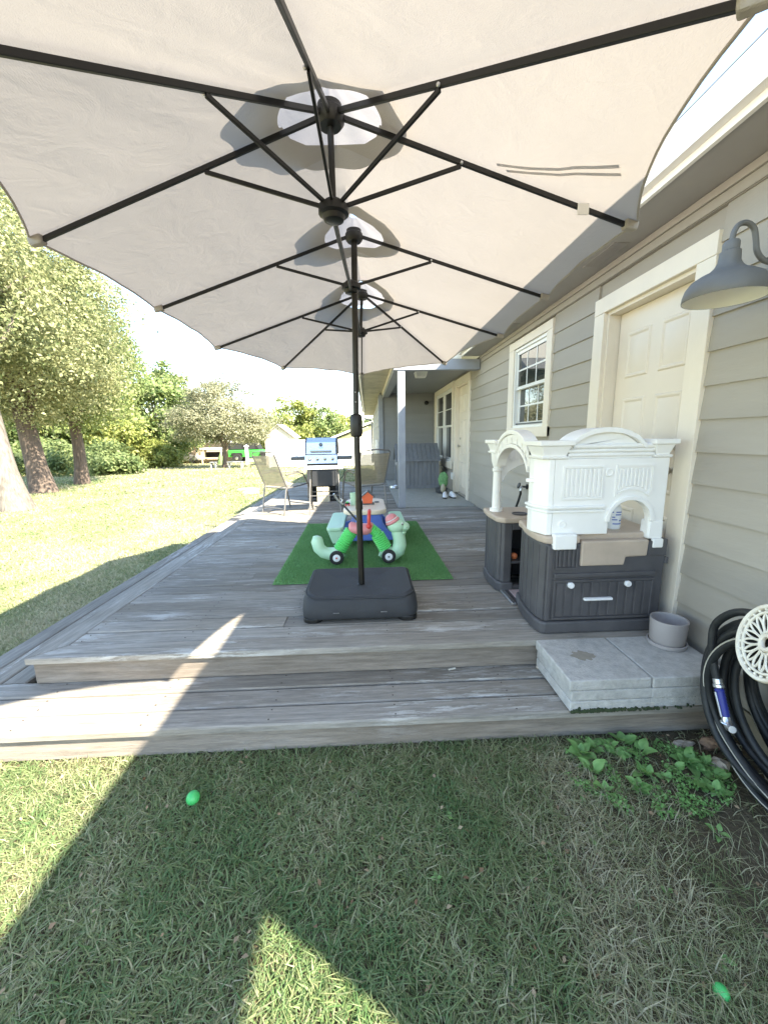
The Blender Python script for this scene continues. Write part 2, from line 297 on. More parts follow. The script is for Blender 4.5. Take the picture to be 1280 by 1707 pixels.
_ph=rng.uniform(0,6.28,(8,2)); _fr=rng.normal(0,1,(8,2))
def snoise(x,y,s):
    a=0
    for i in range(8): a=a+np.sin((x*_fr[i,0]+y*_fr[i,1])*s*1.7+_ph[i,0])*np.cos((y*_fr[i,0]-x*_fr[i,1])*s+_ph[i,1])
    return a/3.0
m_grass=grassmat('grass blades')
def mesh_np(name,V,F,material,tint=None,smooth=False):
    me=bpy.data.meshes.new(name); n=len(V); k=F.shape[1]; me.vertices.add(n); me.vertices.foreach_set('co',V.astype(np.float32).ravel())
    me.loops.add(F.size); me.loops.foreach_set('vertex_index',F.astype(np.int32).ravel()); me.polygons.add(len(F)); me.polygons.foreach_set('loop_start',np.arange(0,F.size,k,dtype=np.int32))
    if tint is not None:
        a=me.attributes.new('tint','FLOAT','POINT'); a.data.foreach_set('value',tint.astype(np.float32))
    me.update(calc_edges=True); me.validate()
    if smooth: me.polygons.foreach_set('use_smooth',np.ones(len(F),bool))
    me.materials.append(material); o=bpy.data.objects.new(name,me); COL.objects.link(o); return o
def blades(x,y,h,wd,lean,tint,seg=2):
    n=len(x); a=rng.uniform(0,6.283,n); b=rng.uniform(0,6.283,n)
    dx,dy=np.cos(a),np.sin(a); px,py=-np.sin(b),np.cos(b); rows=[]
    for i,(t,wf) in enumerate(((0,.8),(.5,1.0),(1,.0)) if seg==2 else ((0,1.0),(1,0))):
        off=lean*h*t*t; z=h*(t-.35*t*t*np.minimum(lean,1.2))
        cx,cy=x+dx*off,y+dy*off
        if wf: rows+=[np.stack([cx-px*wd*wf/2,cy-py*wd*wf/2,z],1),np.stack([cx+px*wd*wf/2,cy+py*wd*wf/2,z],1)]
        else: rows.append(np.stack([cx,cy,z],1))
    k=len(rows); V=np.stack(rows,1).reshape(-1,3); base=(np.arange(n)*k)[:,None]
    T=np.array([[0,1,2],[2,1,3],[2,3,4]]) if seg==2 else np.array([[0,1,2]])
    F=(base[:,:,None]+T[None]).reshape(-1,3); return V,F,np.repeat(tint,k)
def lawn(name,label,x,y,h,wd,leanm,dry,seg=2):
    n=len(x); t=np.clip(rng.normal(.36,.17,n)+dry,0,1)
    V,F,T=blades(x,y,h*rng.uniform(.45,1.25,n),wd*rng.uniform(.6,1.3,n),np.abs(rng.normal(leanm,.35,n)),t,seg)
    V[:,2]+=gz(V[:,1]); o=mesh_np(name,V,F,m_grass,T); o['kind']='stuff'; tag(o,label,'grass'); return o
def dryf(x,y):
    d=.20*snoise(x,y,2.2)+.14*snoise(x,y,7)+.06
    corner=np.clip(1.35-np.hypot((x-1.35)*1.0,(y-1.05)*1.0)*1.15,0,1)
    return d+.32*corner
# close lawn in front of the step
n=125000; x=rng.uniform(-2.5,1.78,n); y=rng.uniform(.40,1.74,n); x=np.where(y<.9,x*.85,x)
bare=np.clip(1.2-np.hypot(x-1.72,(y-1.35)*.8)*1.35,0,1)+np.clip((y-1.66)*10,0,.5); thin=np.clip(1.15-np.hypot(x-1.35,y-.95)*1.2,0,.30); keep=rng.uniform(0,1,n)>np.clip(bare+thin,0,.92); x,y=x[keep],y[keep]
corner=np.clip(1.3-np.hypot(x-1.2,y-.9)*1.1,0,1)
lawn('grass','short mixed green and dry grass in front of the wooden step',x,y,.041+.022*corner,.0046-.0018*corner,1.15,dryf(x,y)-.07)
# side lawn left of the deck: visible wedge, blades widen as density falls
def wedge(n,y0,y1,xr):
    y=y0*(y1/y0)**rng.uniform(0,1,n); return y
n=170000; y=1.2*(13/1.2)**rng.uniform(0,1,n); u=rng.uniform(0,1,n); x=-2.39-u*(np.maximum(y*1.02+.3,2.6)-2.39+.4); k=(x>-y*1.02-.6); x,y=x[k],y[k]
lawn('grass','sunlit yellow green lawn running beside the wooden deck',x,y,.035+.002*y,.0035+.0022*y,.9,dryf(x*.35,y*.35)+.16,1)
n=60000; y=11*(34/11.)**rng.uniform(0,1,n); x=rng.uniform(-1.0,.02,n)*y*1.0; k=~((x>-2.4)&(y<11)); x,y=x[k],y[k]
lawn('grass','far sunlit lawn stretching to the trees and sheds',x,y,.045+.002*y,.012+.0022*y,.8,dryf(x*.2,y*.2)+.17,1)

m_gchar_=mat('rusty nail',(.06,.045,.035),.7)
# ---------------------------------------------------------------- wooden deck
D=.34
deck=thing('wooden_deck','weathered grey timber deck with peeling paint and a wide front step','deck',(0,2.1,0))
def board(x0,x1,y0,y1,zt,th,m,name='plank',ch=.006):
    # eased-edge board, a touch uneven in height
    dz=random.uniform(-.0025,.002); z1=zt+dz; z0=z1-th; mb=MB()
    if m is m_wy: mb.prism([(x0,z0),(x1,z0),(x1,z1-ch),(x1-ch,z1),(x0+ch,z1),(x0,z1-ch)],'y',y0,y1)
    else: mb.prism([(y0,z0),(y1,z0),(y1,z1-ch),(y1-ch,z1),(y0+ch,z1),(y0,z1-ch)],'x',x0,x1)
    return mb.build(name,m,deck)
# front nosing and left border, mitred at the corner
MB().prism([(-1.895,2.075),(1.79,2.075),(1.79,2.215),(-1.755,2.215)],'z',D-.036,D+.001).build('plank',m_wx,deck,bevel=.005)
MB().prism([(-1.898,2.081),(-1.898,10.6),(-1.758,10.6),(-1.758,2.221)],'z',D-.036,D).build('plank',m_wy,deck,bevel=.005)
y=2.219; i=0
while y<10.55:
    gp=.011+random.uniform(-.003,.003); xr=1.785 if y+.14<6.56 else .485; xl=-1.753
    if i%3==1 and y<6.3:
        j=random.choice((-.55,.15,.62,-1.0)); board(xl,j-.0015,y,y+.14,D,.034,m_wx); board(j+.0015,xr,y,y+.14,D,.034,m_wx)
    else: board(xl,xr,y,y+.14,D,.034,m_wx)
    y+=.14+gp; i+=1
def nails(m):
    yy=2.29
    while yy<7:
        for xx in (-1.70,-1.1,-.5,.1,.7,1.3,1.74):
            for dy in (-.035,.035): 
                if yy<6.5 or xx<.4: m.lathe([(.0042,0),(.0042,.0012),(0,.0012)],(xx+random.uniform(-.01,.01),yy+dy,D+.0022),6)
        yy+=.151
    for xx in (-1.7,-1.1,-.5,.1,.7):
        for yy in (1.73,1.80,1.875,1.945,2.02,2.09): m.lathe([(.0042,0),(.0042,.0012),(0,.0012)],(xx+random.uniform(-.01,.01),yy,.1722),6)
nl_=part(m_gchar_,'nail_heads',deck,nails,fix=False); nl_['kind']='stuff'
# riser, lower step (front), lower step (left side)
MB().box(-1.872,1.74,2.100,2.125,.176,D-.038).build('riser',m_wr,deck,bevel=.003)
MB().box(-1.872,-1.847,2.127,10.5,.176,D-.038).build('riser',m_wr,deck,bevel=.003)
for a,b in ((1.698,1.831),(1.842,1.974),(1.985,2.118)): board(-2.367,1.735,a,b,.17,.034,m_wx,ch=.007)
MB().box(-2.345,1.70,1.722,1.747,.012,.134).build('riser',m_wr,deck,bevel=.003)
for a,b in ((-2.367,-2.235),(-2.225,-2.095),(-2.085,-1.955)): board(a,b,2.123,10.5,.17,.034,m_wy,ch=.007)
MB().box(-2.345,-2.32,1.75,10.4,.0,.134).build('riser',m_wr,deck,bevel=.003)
for yy in (3.0,4.4,5.8,7.2,8.6,10.0): MB().box(-1.84,.48,yy,yy+.04,.0,D-.036).build('joist',m_wr,deck)

# ---------------------------------------------------------------- house
WX=1.8; house=thing('house','grey lap sided house with cream trim, deep eave and small corner porch','house',(2.2,3,0))
OP=[(2.26,3.10,.36,2.37),(4.07,4.957,1.575,2.482),(7.17,8.12,.36,2.44),(8.50,10.45,.95,2.47)]  # y0,y1,z0,z1
def wallm(m):
    ys=[-.4]; 
    for a,b,c,d in OP: ys+=[a,b]
    ys.append(11.0); 
    for i in range(len(ys)-1):
        a,b=ys[i],ys[i+1]; o=[q for q in OP if q[0]==a]
        if o: m.box(WX+.012,WX+.16,a,b,.0,o[0][2]); m.box(WX+.012,WX+.16,a,b,o[0][3],2.72)
        else: m.box(WX+.012,WX+.16,a,b,.0,2.72)
part(m_sid,'wall',house,wallm)
MB().box(WX-.006,WX+.01,-.4,2.1,-.02,.165).build('foundation',m_found,house)
TR=[(2.134,3.228,.0,2.483),(3.95,5.113,1.474,2.568),(7.02,8.27,.0,2.56),(8.36,10.62,.80,2.585)]
def lap(m,a,b,z,ax='y',c=WX,h=.185,hi=2.62):
    z1=min(z+h,hi)
    if ax=='y': m.prism([(c-.014,z),(c+.011,z),(c+.011,z1),(c-.001,z1)],'y',a,b)
    else: m.prism([(c-.014,z),(c+.011,z),(c+.011,z1),(c-.001,z1)],'x',a,b)
z=1.389-.1723*7
while z<2.61:
    cuts=sorted([(t[0],t[1]) for t in TR if t[2]<z+.17 and t[3]>z+.02]); segs=[]; y0=-.4
    for a,b in cuts: segs.append((y0,a)); y0=b
    segs.append((y0,10.84)); out=[]
    for a,b in segs:
        while b-a>3.66:
            j=a+random.uniform(1.9,3.5); out.append((a,j-.001)); a=j+.001
        out.append((a,b))
    for a,b in out:
        zz=z
        if b>6.55 and False: continue
        mb=MB(); lap(mb,a,b,zz); mb.build('siding_board',m_sid,house)
    z+=.1723
# door and window trim
def trimset(a,b,c,d,iy0,iy1,iz0,iz1,name,sill):
    t=thing_part(name); x0=WX-.030
    MB().box(x0,WX+.01,a,iy0,c,iz1).build('casing',m_trim,t,bevel=.003); MB().box(x0,WX+.01,iy1,b,c,iz1).build('casing',m_trim,t,bevel=.003)
    MB().box(x0-.002,WX+.01,a,b,iz1+.001,d).build('head_casing',m_trim,t,bevel=.003)
    if sill: MB().box(x0-.003,WX+.01,a,b,c-.0,iz0).build('sill',m_trim,t,bevel=.003)
    return t
def thing_part(name):
    o=bpy.data.objects.new(name,None); COL.objects.link(o); o.empty_display_size=.1; o.parent=house; TM[o.name]=tmat(house); return o
def sixpanel(name,y0,y1,z0,z1,xf,knob_at,label):
    d=MB().box(xf,xf+.045,y0,y1,z0,z1).build(name,m_door,house,bevel=.002); d['label']=label
    W=y1-y0; H=z1-z0; pw=W*.31; g=W*.13
    for k in (0,1):
        a=y0+g+k*(pw+W*.12)
        for c,e in ((.055,.30),(.37,.695),(.765,.925)):
            za,zb=z0+H*c,z0+H*e; m=MB()
            for q,(ins,h) in enumerate(((0,.001),(.012,.009),(.022,.001),(.05,.007))): pass
            R4=lambda i,x:[(x,a+i,za+i),(x,a+pw-i,za+i),(x,a+pw-i,zb-i),(x,a+i,zb-i)]
            m.loft([R4(0,xf+.001),R4(.010,xf-.009),R4(.020,xf-.009),R4(.032,xf-.001),R4(.058,xf-.008)],caps=False); v=R4(.058,xf-.008); m.add(v,[(0,1,2,3)])
            m.build('panel',m_door,d,smooth=25)
    kz=z0+H*.45; 
    for zz,s,nm in ((kz,1,'knob'),(kz+.145,.7,'deadbolt')):
        Mx=Matrix.Rotation(R(-90),3,'Y')
        MB().lathe([(.028*s,0),(.028*s,.006),(.012*s,.012),(.011*s,.03),(.024*s,.038),(.029*s,.052),(.022*s,.064),(0,.067)] if nm=='knob' else [(.03*s,0),(.03*s,.012),(.024*s,.018),(0,.019)],(xf,knob_at,zz),20,Mx).build(nm,m_brass,d,smooth=40)
    return d
trimset(2.134,3.228,.0,2.483,2.26,3.10,.36,2.37,'door_trim',False)
def jamb(a,b,z0,z1,m):
    m.box(WX+.0,WX+.15,a-.001,a+.022,z0,z1-.023); m.box(WX+.0,WX+.15,b-.022,b+.001,z0,z1-.023); m.box(WX,WX+.15,a-.001,b+.001,z1-.022,z1+.001)
part(m_trim,'door_jamb',house,lambda m:jamb(2.26,3.10,.36,2.37,m)); MB().box(WX-.02,WX+.15,2.283,3.077,.345,.375).build('threshold',m_brass,house,bevel=.004)
sixpanel('door',2.285,3.072,.378,2.345,WX+.085,2.395,'cream six panel door beside the barn lamp')
trimset(7.02,8.27,.345,2.56,7.17,8.12,.36,2.44,'door_trim',False); part(m_trim,'door_jamb',house,lambda m:jamb(7.17,8.12,.36,2.44,m))
sixpanel('door',7.195,8.095,.375,2.415,WX+.05,7.95,'cream door at the back of the porch')
def sash(w,y0,y1,z0,z1,x,cols,rows,gl=m_glass,fr=.035):
    def f(m):
        m.box(x,x+.03,y0,y1,z0,z0+fr); m.box(x,x+.03,y0,y1,z1-fr,z1); m.box(x,x+.03,y0,y0+fr,z0+fr,z1-fr); m.box(x,x+.03,y1-fr,y1,z0+fr,z1-fr)
    part(m_white,'sash_frame',w,f,bevel=.003)
    MB().box(x+.012,x+.018,y0+fr-.004,y1-fr+.004,z0+fr-.004,z1-fr+.004).build('pane',gl,w)
    for i in range(1,cols): yy=y0+fr+(y1-y0-2*fr)*i/cols; MB().box(x+.008,x+.0115,yy-.009,yy+.009,z0+fr,z1-fr).build('muntin',m_white,w)
    for i in range(1,rows): zz=z0+fr+(z1-z0-2*fr)*i/rows; MB().box(x+.0075,x+.0112,y0+fr,y1-fr,zz-.009,zz+.009).build('muntin',m_white,w)
w1=trimset(3.95,5.113,1.474,2.568,4.07,4.957,1.575,2.482,'window',True)
def wf(m,a=4.071,b=4.956,z0=1.576,z1=2.481):
    m.box(WX-.012,WX+.07,a,a+.03,z0,z1); m.box(WX-.012,WX+.07,b-.03,b,z0,z1); m.box(WX-.012,WX+.07,a+.03,b-.03,z1-.03,z1); m.box(WX-.012,WX+.07,a+.03,b-.03,z0,z0+.03)
part(m_white,'window_frame',w1,wf,bevel=.003)
sash(w1,4.102,4.925,2.015,2.450,WX+.006,3,2); sash(w1,4.102,4.925,1.607,2.05,WX+.040,3,2)
MB().box(WX+.012,WX+.022,4.11,4.92,1.615,1.63).build('screen_rail',m_grey,w1)
w2=trimset(8.36,10.62,.80,2.585,8.50,10.45,.95,2.47,'window',True)
part(m_white,'window_frame',w2,lambda m:(wf(m,8.501,10.449,.951,2.469),m.box(WX-.013,WX+.05,9.43,9.52,.981,2.439)),bevel=.003)
for a,b in ((8.532,9.428),(9.522,10.418)): sash(w2,a,b,1.69,2.438,WX+.006,1,2,m_glassg); sash(w2,a,b,.982,1.72,WX+.036,1,1,m_glassg)
# frieze, soffit, fascia, gutter, roof; eave run behind the house corner is added, unseen
MB().box(WX-.022,WX+.01,-.4,6.40,2.60,2.688).build('frieze_board',m_sid,house,bevel=.003); MB().box(WX-.04,WX-.023,-.4,6.40,2.648,2.688).build('bed_moulding',m_sid,house,bevel=.003)
for a,b in ((-5.0,-3.3),(-3.298,.3),(.302,3.88),(3.882,6.40)): MB().box(1.494,WX+.01,a,b,2.690,2.70).build('soffit_panel',m_soffit,house)
def vent(m,y0):
    for k in range(9): m.box(1.60+k*.012,1.606+k*.012,y0,y0+.38,2.684,2.6895)
for yv in (2.75,4.6): part(m_grey if False else m_soffit,'soffit_vent',house,lambda m:vent(m,yv))
MB().box(1.470,1.493,-5.0,6.40,2.680,2.85).build('fascia',m_gutter,house,bevel=.002)
MB().prism([(1.469,2.712),(1.425,2.712),(1.418,2.755),(1.398,2.80),(1.394,2.838),(1.406,2.838),(1.408,2.825),(1.412,2.80),(1.430,2.757),(1.434,2.722),(1.469,2.722)],'y',-5.0,6.42).build('gutter',m_gutter,house)
def roofm(m):
    zz=lambda x:2.842+.40*(x-1.42)
    def slab(P):
        n=len(P); m.add([(x,y,zz(x)) for x,y in P]+[(x,y,zz(x)+.03) for x,y in P],[tuple(range(n-1,-1,-1)),tuple(range(n,2*n))]+[(i,(i+1)%n,n+(i+1)%n,n+i) for i in range(n)])
    slab([(1.425,-5.0),(2.64,-5.0),(2.64,-.92),(6.0,-.92),(6.0,16.0),(1.425,16.0)])  # narrow strip behind the camera is added to shade the lawn beside the sun patch
m_roof=mat('grey asphalt shingle',(.16,.155,.15),.9,var=.3,scale=30,bump=.4,bscale=90)
part(m_roof,'roof',house,roofm)
MB().prism([(1.962,.0),(6,.0),(6,4.6),(1.962,3.0)],'y',-.40,-.28).build('gable_wall',m_sid,house)
MB().box(2.45,2.57,-4.95,-4.83,0,3.2).build('added_roof_post',m_post,house)  # unseen post added to carry the made-up roof strip
# porch: beam, post, ceiling, end wall, bump-out wall with its eave
MB().box(.50,.615,6.46,6.575,D+.004,2.502).build('post',m_post,house,bevel=.004)
MB().box(.44,WX-.016,6.45,6.585,2.504,2.66).build('beam',m_post,house,bevel=.004)
MB().box(.44,.60,6.587,10.84,2.50,2.655).build('beam',m_post,house,bevel=.004)
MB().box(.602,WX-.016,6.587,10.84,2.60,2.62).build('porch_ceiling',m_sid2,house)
z=.345
while z<2.5:
    mb=MB(); h=.185
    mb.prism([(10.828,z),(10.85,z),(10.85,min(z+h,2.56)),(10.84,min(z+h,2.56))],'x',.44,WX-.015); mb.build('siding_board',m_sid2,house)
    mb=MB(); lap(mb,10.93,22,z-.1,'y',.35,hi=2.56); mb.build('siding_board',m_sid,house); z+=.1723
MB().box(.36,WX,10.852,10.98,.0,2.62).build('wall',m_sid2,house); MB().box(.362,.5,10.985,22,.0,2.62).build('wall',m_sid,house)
MB().box(.325,.442,10.80,10.925,.0,2.56).build('corner_board',m_post,house,bevel=.003)
for k in range(22): MB().box(-.085,.438,6.47+k*.71,7.175+k*.71,2.63,2.648).build('soffit_board',m_osoffit,house,bevel=.004)
MB().box(-.125,-.088,6.45,22.1,2.60,2.80).build('fascia',m_gutter,house,bevel=.003); MB().box(.425,.437,6.60,22,2.56,2.628).build('frieze_board',m_trim,house)
def proof(m):
    m.add([(-.20,6.42,2.80),(1.55,6.42,3.05),(1.55,22.2,3.05),(-.20,22.2,2.80),(-.20,6.42,2.83),(1.55,6.42,3.08),(1.55,22.2,3.08),(-.20,22.2,2.83)],[(0,3,2,1),(4,5,6,7),(0,1,5,4),(1,2,6,5),(2,3,7,6),(3,0,4,7)])
part(m_roof,'porch_roof',house,proof)
MB().box(-.09,1.49,6.452,6.47,2.665,2.95).build('gable_board',m_gutter,house)
MB().tube([(-.10,22.05,2.62),(-.10,22.06,2.50),(.05,22.06,2.42),(.26,22.04,2.36),(.29,22.03,2.25),(.29,22.03,.1)],.045,8).build('downspout',m_post,house,smooth=40)
struct(MB().box(.49,WX-.003,6.563,10.826,.05,D+.002).build('porch_floor',m_slab,bevel=.01))
# ---------------------------------------------------------------- patio umbrella (long canopy, three hubs)
def fabric():
    m=bpy.data.materials.new('beige canopy fabric'); m.use_nodes=True; nt=m.node_tree; L=nt.links.new; nt.nodes.remove(nt.nodes['Principled BSDF']); out=nt.nodes['Material Output']
    tc=NN(nt,'ShaderNodeTexCoord'); n=NN(nt,'ShaderNodeTexNoise'); n.inputs['Scale'].default_value=3; n.inputs['Detail'].default_value=6; L(tc.outputs['Object'],n.inputs['Vector'])
    cr=NN(nt,'ShaderNodeValToRGB'); cr.color_ramp.elements[0].color=(.435,.40,.372,1); cr.color_ramp.elements[1].color=(.49,.452,.424,1); L(n.outputs[0],cr.inputs[0])
    wv=NN(nt,'ShaderNodeTexNoise'); wv.inputs['Scale'].default_value=420; mp=NN(nt,'ShaderNodeMapping'); mp.inputs['Scale'].default_value=(1,.25,1); L(tc.outputs['Object'],mp.inputs[0]); L(mp.outputs[0],wv.inputs['Vector'])
    wr=NN(nt,'ShaderNodeTexNoise'); wr.inputs['Scale'].default_value=7; wr.inputs['Detail'].default_value=3; wr.inputs['Distortion'].default_value=1.6; L(tc.outputs['Object'],wr.inputs['Vector'])
    ad=NN(nt,'ShaderNodeMath',operation='MULTIPLY_ADD'); L(wr.outputs[0],ad.inputs[0]); ad.inputs[1].default_value=4; L(wv.outputs[0],ad.inputs[2])
    bp=NN(nt,'ShaderNodeBump'); bp.inputs['Strength'].default_value=.35; bp.inputs['Distance'].default_value=.004; L(ad.outputs[0],bp.inputs['Height'])
    d=NN(nt,'ShaderNodeBsdfDiffuse'); t=NN(nt,'ShaderNodeBsdfTranslucent'); mx=NN(nt,'ShaderNodeMixShader'); mx.inputs[0].default_value=.20
    for q in (d,t): L(cr.outputs[0],q.inputs[0]); L(bp.outputs[0],q.inputs['Normal'])
    L(d.outputs[0],mx.inputs[1]); L(t.outputs[0],mx.inputs[2]); L(mx.outputs[0],out.inputs[0]); return m
m_fab=fabric(); m_vent=fabric(); m_vent.name='pale vent fabric'
for nd in m_vent.node_tree.nodes:
    if nd.type=='VALTORGB': nd.color_ramp.elements[0].color=(.46,.45,.465,1); nd.color_ramp.elements[1].color=(.52,.51,.53,1)
    if nd.type=='MIX_SHADER': nd.inputs[0].default_value=.22
umb=thing('patio_umbrella','long beige patio umbrella with black ribs standing on the deck','umbrella',(-.06,2.66,D))
HUB={'N':Vector((-.104,1.68,2.655)),'M':Vector((-.047,2.655,2.70)),'F':Vector((-.012,3.60,2.68))}
RUN={'N':Vector((-.105,1.72,2.352)),'M':Vector((-.072,2.655,2.40)),'F':Vector((-.030,3.63,2.378))}
RIB=[('N',(-.17,.64,2.22)),('N',(.740,.828,2.262)),('N',(1.10,1.74,2.312)),('M',(1.155,2.65,2.338)),('F',(1.153,3.475,2.302)),('F',(.845,4.37,2.24)),('F',(-.039,4.78,2.19)),('F',(-.869,4.44,2.22)),('F',(-1.27,3.64,2.262)),('M',(-1.26,2.65,2.279)),('N',(-1.277,1.764,2.262)),('N',(-.92,.85,2.222))]
def ribpt(i,s):
    h,t=RIB[i%12]; a=HUB[h]; t=Vector(t); p=a.lerp(t,s); p.z-=.0; return p
HR=.185   # vent hole radius
cv=[];cf=[];NS=16;NT=14
for i in range(12):
    h0,t0=RIB[i]; h1,t1=RIB[(i+1)%12]; base=len(cv)
    l0=(Vector(t0)-HUB[h0]).length; l1=(Vector(t1)-HUB[h1]).length
    gap=(HUB[h0]-HUB[h1]).length
    for a in range(NT+1):
        t=a/NT
        if gap>.1:   # panel between two hubs: hole arcs at both ends, ridge between
            u=t*gap; uu=min(u,gap-u); s0=math.sqrt(max(0,HR*HR-uu*uu))/(l0*(1-t)+l1*t)
        else: s0=HR/((Vector(t0)-HUB[h0])*(1-t)+(Vector(t1)-HUB[h1])*t).xy.length
        for b in range(NS+1):
            q=b/NS; smax=1-.055*4*t*(1-t)*(.6 if gap>.1 else 1)
            s=s0+(smax-s0)*q
            p=ribpt(i,s).lerp(ribpt(i+1,s),t)
            e=4*t*(1-t); p.z+=-.020*e*s*(1-.25*s)*(1.0 if gap<.1 else .8)+.010
            p.z+=.0035*math.sin(19*p.x+7*p.y)*math.sin(11*p.y-5*p.x)*e+.002*math.sin(41*p.x-23*p.y)*e
            cv.append(p)
    for a in range(NT):
        for b in range(NS): k=base+a*(NS+1)+b; cf.append((k,k+1,k+NS+2,k+NS+1))
mb=MB(); mb.add(cv,cf); canopy=mb.build('canopy',m_fab,umb,smooth=35)
def hem(m):
    for i in range(12):
        P=[cv[i*(NT+1)*(NS+1)+a*(NS+1)+NS]+Vector((0,0,-.001)) for a in range(NT+1)]; m.tube(P,.0045,5)
part(m_fab,'hem',canopy,hem,smooth=50)
m_strap=fabric(); m_strap.name='thin strap fabric'
for nd in m_strap.node_tree.nodes:
    if nd.type=='VALTORGB': nd.color_ramp.elements[0].color=(.72,.68,.64,1); nd.color_ramp.elements[1].color=(.78,.74,.70,1)
    if nd.type=='MIX_SHADER': nd.inputs[0].default_value=.72
for P in ([(.513,1.671,2.482),(.637,1.599,2.434),(.757,1.493,2.38),(.84,1.418,2.343)],[(.556,1.692,2.473),(.685,1.605,2.421),(.806,1.505,2.368),(.87,1.455,2.341)]):   # closing strap lying on the cloth
    Q=spl(P,5); m=MB()
    for a,b in zip(Q[:-1],Q[1:]): m.bar(a+Vector((0,0,.009)),b+Vector((0,0,.009)),.019,.002)
    m.build('tie_strap',m_strap,canopy)
for h in 'NMF':   # vent caps above each hole
    m=MB(); c=HUB[h]; nn=72; rings=[]
    for r,dz in ((.02,.085),(.10,.058),(.19,.022),(.25,.006),(.30,-.012)):
        rings.append([(c.x+r*(1+(.035*math.sin(k*2*math.pi*3/nn+ord(h))+.02*math.sin(k*2*math.pi*7/nn) if r>.2 else 0))*math.cos(k*2*math.pi/nn),c.y+r*(1+(.035*math.sin(k*2*math.pi*4/nn+1) if r>.2 else 0))*math.sin(k*2*math.pi/nn),c.z+dz+.006*math.sin(k*2*math.pi*9/nn)*(r/.285)-.10*abs(math.cos(k*2*math.pi/nn))*max(0,r-.05)) for k in range(nn)])
    m.loft(rings,caps=False); m.build('vent_cap',m_vent,canopy,smooth=60)
for i in range(12):
    h,t=RIB[i]; t=Vector(t); a=HUB[h]; d=(t-a).normalized(); o=Vector((0,0,-.012))
    rb=MB().bar(a+d*.04+o,t-d*.03+o,.012,.018).build('rib',m_blk,umb,bevel=.002)
    s=.40 if h!='M' else .385
    j=a.lerp(t,s)+o; r0=RUN[h]; q=(j-r0).normalized()
    MB().bar(r0+q*.035,j+Vector((0,0,-.012)),.010,.015).build('strut',m_blk,rb,bevel=.002)
    MB().ball(j+Vector((0,0,-.006))+d.cross(Vector((0,0,1)))*.010,.006,8,6).build('rivet',m_alu,rb)
    # fabric pocket that holds the rib end
    w_=d.cross(Vector((0,0,1))).normalized(); m=MB(); e=t-d*.005; f=t-d*.06
    m.add([e+w_*.024+Vector((0,0,.004)),e-w_*.024+Vector((0,0,.004)),f-w_*.022+Vector((0,0,.002)),f+w_*.022+Vector((0,0,.002)),e+w_*.012-Vector((0,0,.022)),e-w_*.012-Vector((0,0,.022)),f-w_*.016-Vector((0,0,.030)),f+w_*.016-Vector((0,0,.030))],[(3,2,1,0),(4,5,6,7),(0,1,5,4),(1,2,6,5),(2,3,7,6),(3,0,4,7)])
    m.build('rib_pocket',m_fab,canopy,bevel=.006)
for h in 'NMF':
    c=HUB[h]; MB().lathe([(.0,-.055),(.040,-.055),(.052,-.04),(.052,-.012),(.044,-.004),(.044,.01),(.018,.02),(.0,.03)],c,20).build('hub',m_blk,umb,smooth=40)
    c=RUN[h]; MB().lathe([(.03,-.04),(.038,-.036),(.044,-.02),(.058,-.014),(.058,.012),(.040,.018),(.034,.03),(.0,.032)],c,16).build('runner',m_blk,umb,smooth=40)
    if h!='M':
        MB().cyl(RUN[h],HUB[h]-Vector((0,0,.03)),.012,n=10).build('hub_post',m_blk,umb,smooth=40)
        # side arm from the main pole collar out to the outer runner
        MB().bar(RUN['M']+Vector((0,0,-.02)),RUN[h]+Vector((0,0,-.025)),.016,.022).build('side_arm',m_blk,umb,bevel=.002)
MB().cyl((-.066,2.66,1.60),(-.047,2.655,2.66),.0185,n=16).build('upper_pole',m_pole,umb,smooth=40)
MB().cyl((-.060,2.66,.40),(-.066,2.66,1.605),.0205,n=16).build('lower_pole',m_pole,umb,smooth=40)
MB().lathe([(.021,-.075),(.034,-.070),(.040,-.05),(.041,.0),(.040,.05),(.034,.066),(.021,.072)],(-.066,2.66,1.575),20).build('crank_housing',m_blk,umb,smooth=35)
MB().lathe([(.0208,-.03),(.0235,-.028),(.0235,.028),(.0208,.03)],(-.062,2.66,1.05),16).build('joint_collar',m_pole,umb,smooth=35)
for zz in (1.50,1.72,1.78): MB().ball((-.066+.001,2.6385 if zz<1.6 else 2.640,zz),.004,8,6).build('rivet',m_alu,umb)
c=ribpt(2,.80)+Vector((.004,-.012,-.028)); MB().box(c.x-.022,c.x+.022,c.y-.002,c.y+.002,c.z-.014,c.z+.026).build('care_tag',m_wht,umb)

# weighted base under a stitched fabric cover
bs=thing('umbrella_base','low charcoal fabric covered umbrella base with rounded corners','umbrella base',(-.068,2.68,D))
def basem(m):
    cx,cy=-.068,2.68; rings=[]
    def ring(hx,hy,r,zf):
        P=rr(-hx,hx,-hy,hy,r,7); out=[]
        for x,y in P: out.append((cx+x,cy+y,zf(x/hx,y/hy)))
        return out
    top=lambda x,y:D+.158+.030*abs(x)**2-.012*(1-abs(x))*(y>.2)+.006*math.sin(7*x+5*y)-.014*max(0,-y)**2
    rings.append(ring(.362,.292,.07,lambda x,y:D+.022)); rings.append(ring(.372,.302,.085,lambda x,y:D+.035)); rings.append(ring(.374,.304,.09,lambda x,y:D+.075)); rings.append(ring(.366,.296,.09,lambda x,y:D+.118+.02*abs(x)))
    rings.append(ring(.350,.280,.085,lambda x,y:top(x,y)-.012)); rings.append(ring(.335,.265,.08,lambda x,y:top(x,y)+.004))
    for k in (.85,.6,.35,.15): rings.append(ring(.335*k,.265*k,.08*k,lambda x,y,k=k:top(x*k,y*k)+.004-.012*(1-k)))
    m.loft(rings)
part(m_cover,'cover',bs,basem,smooth=40)
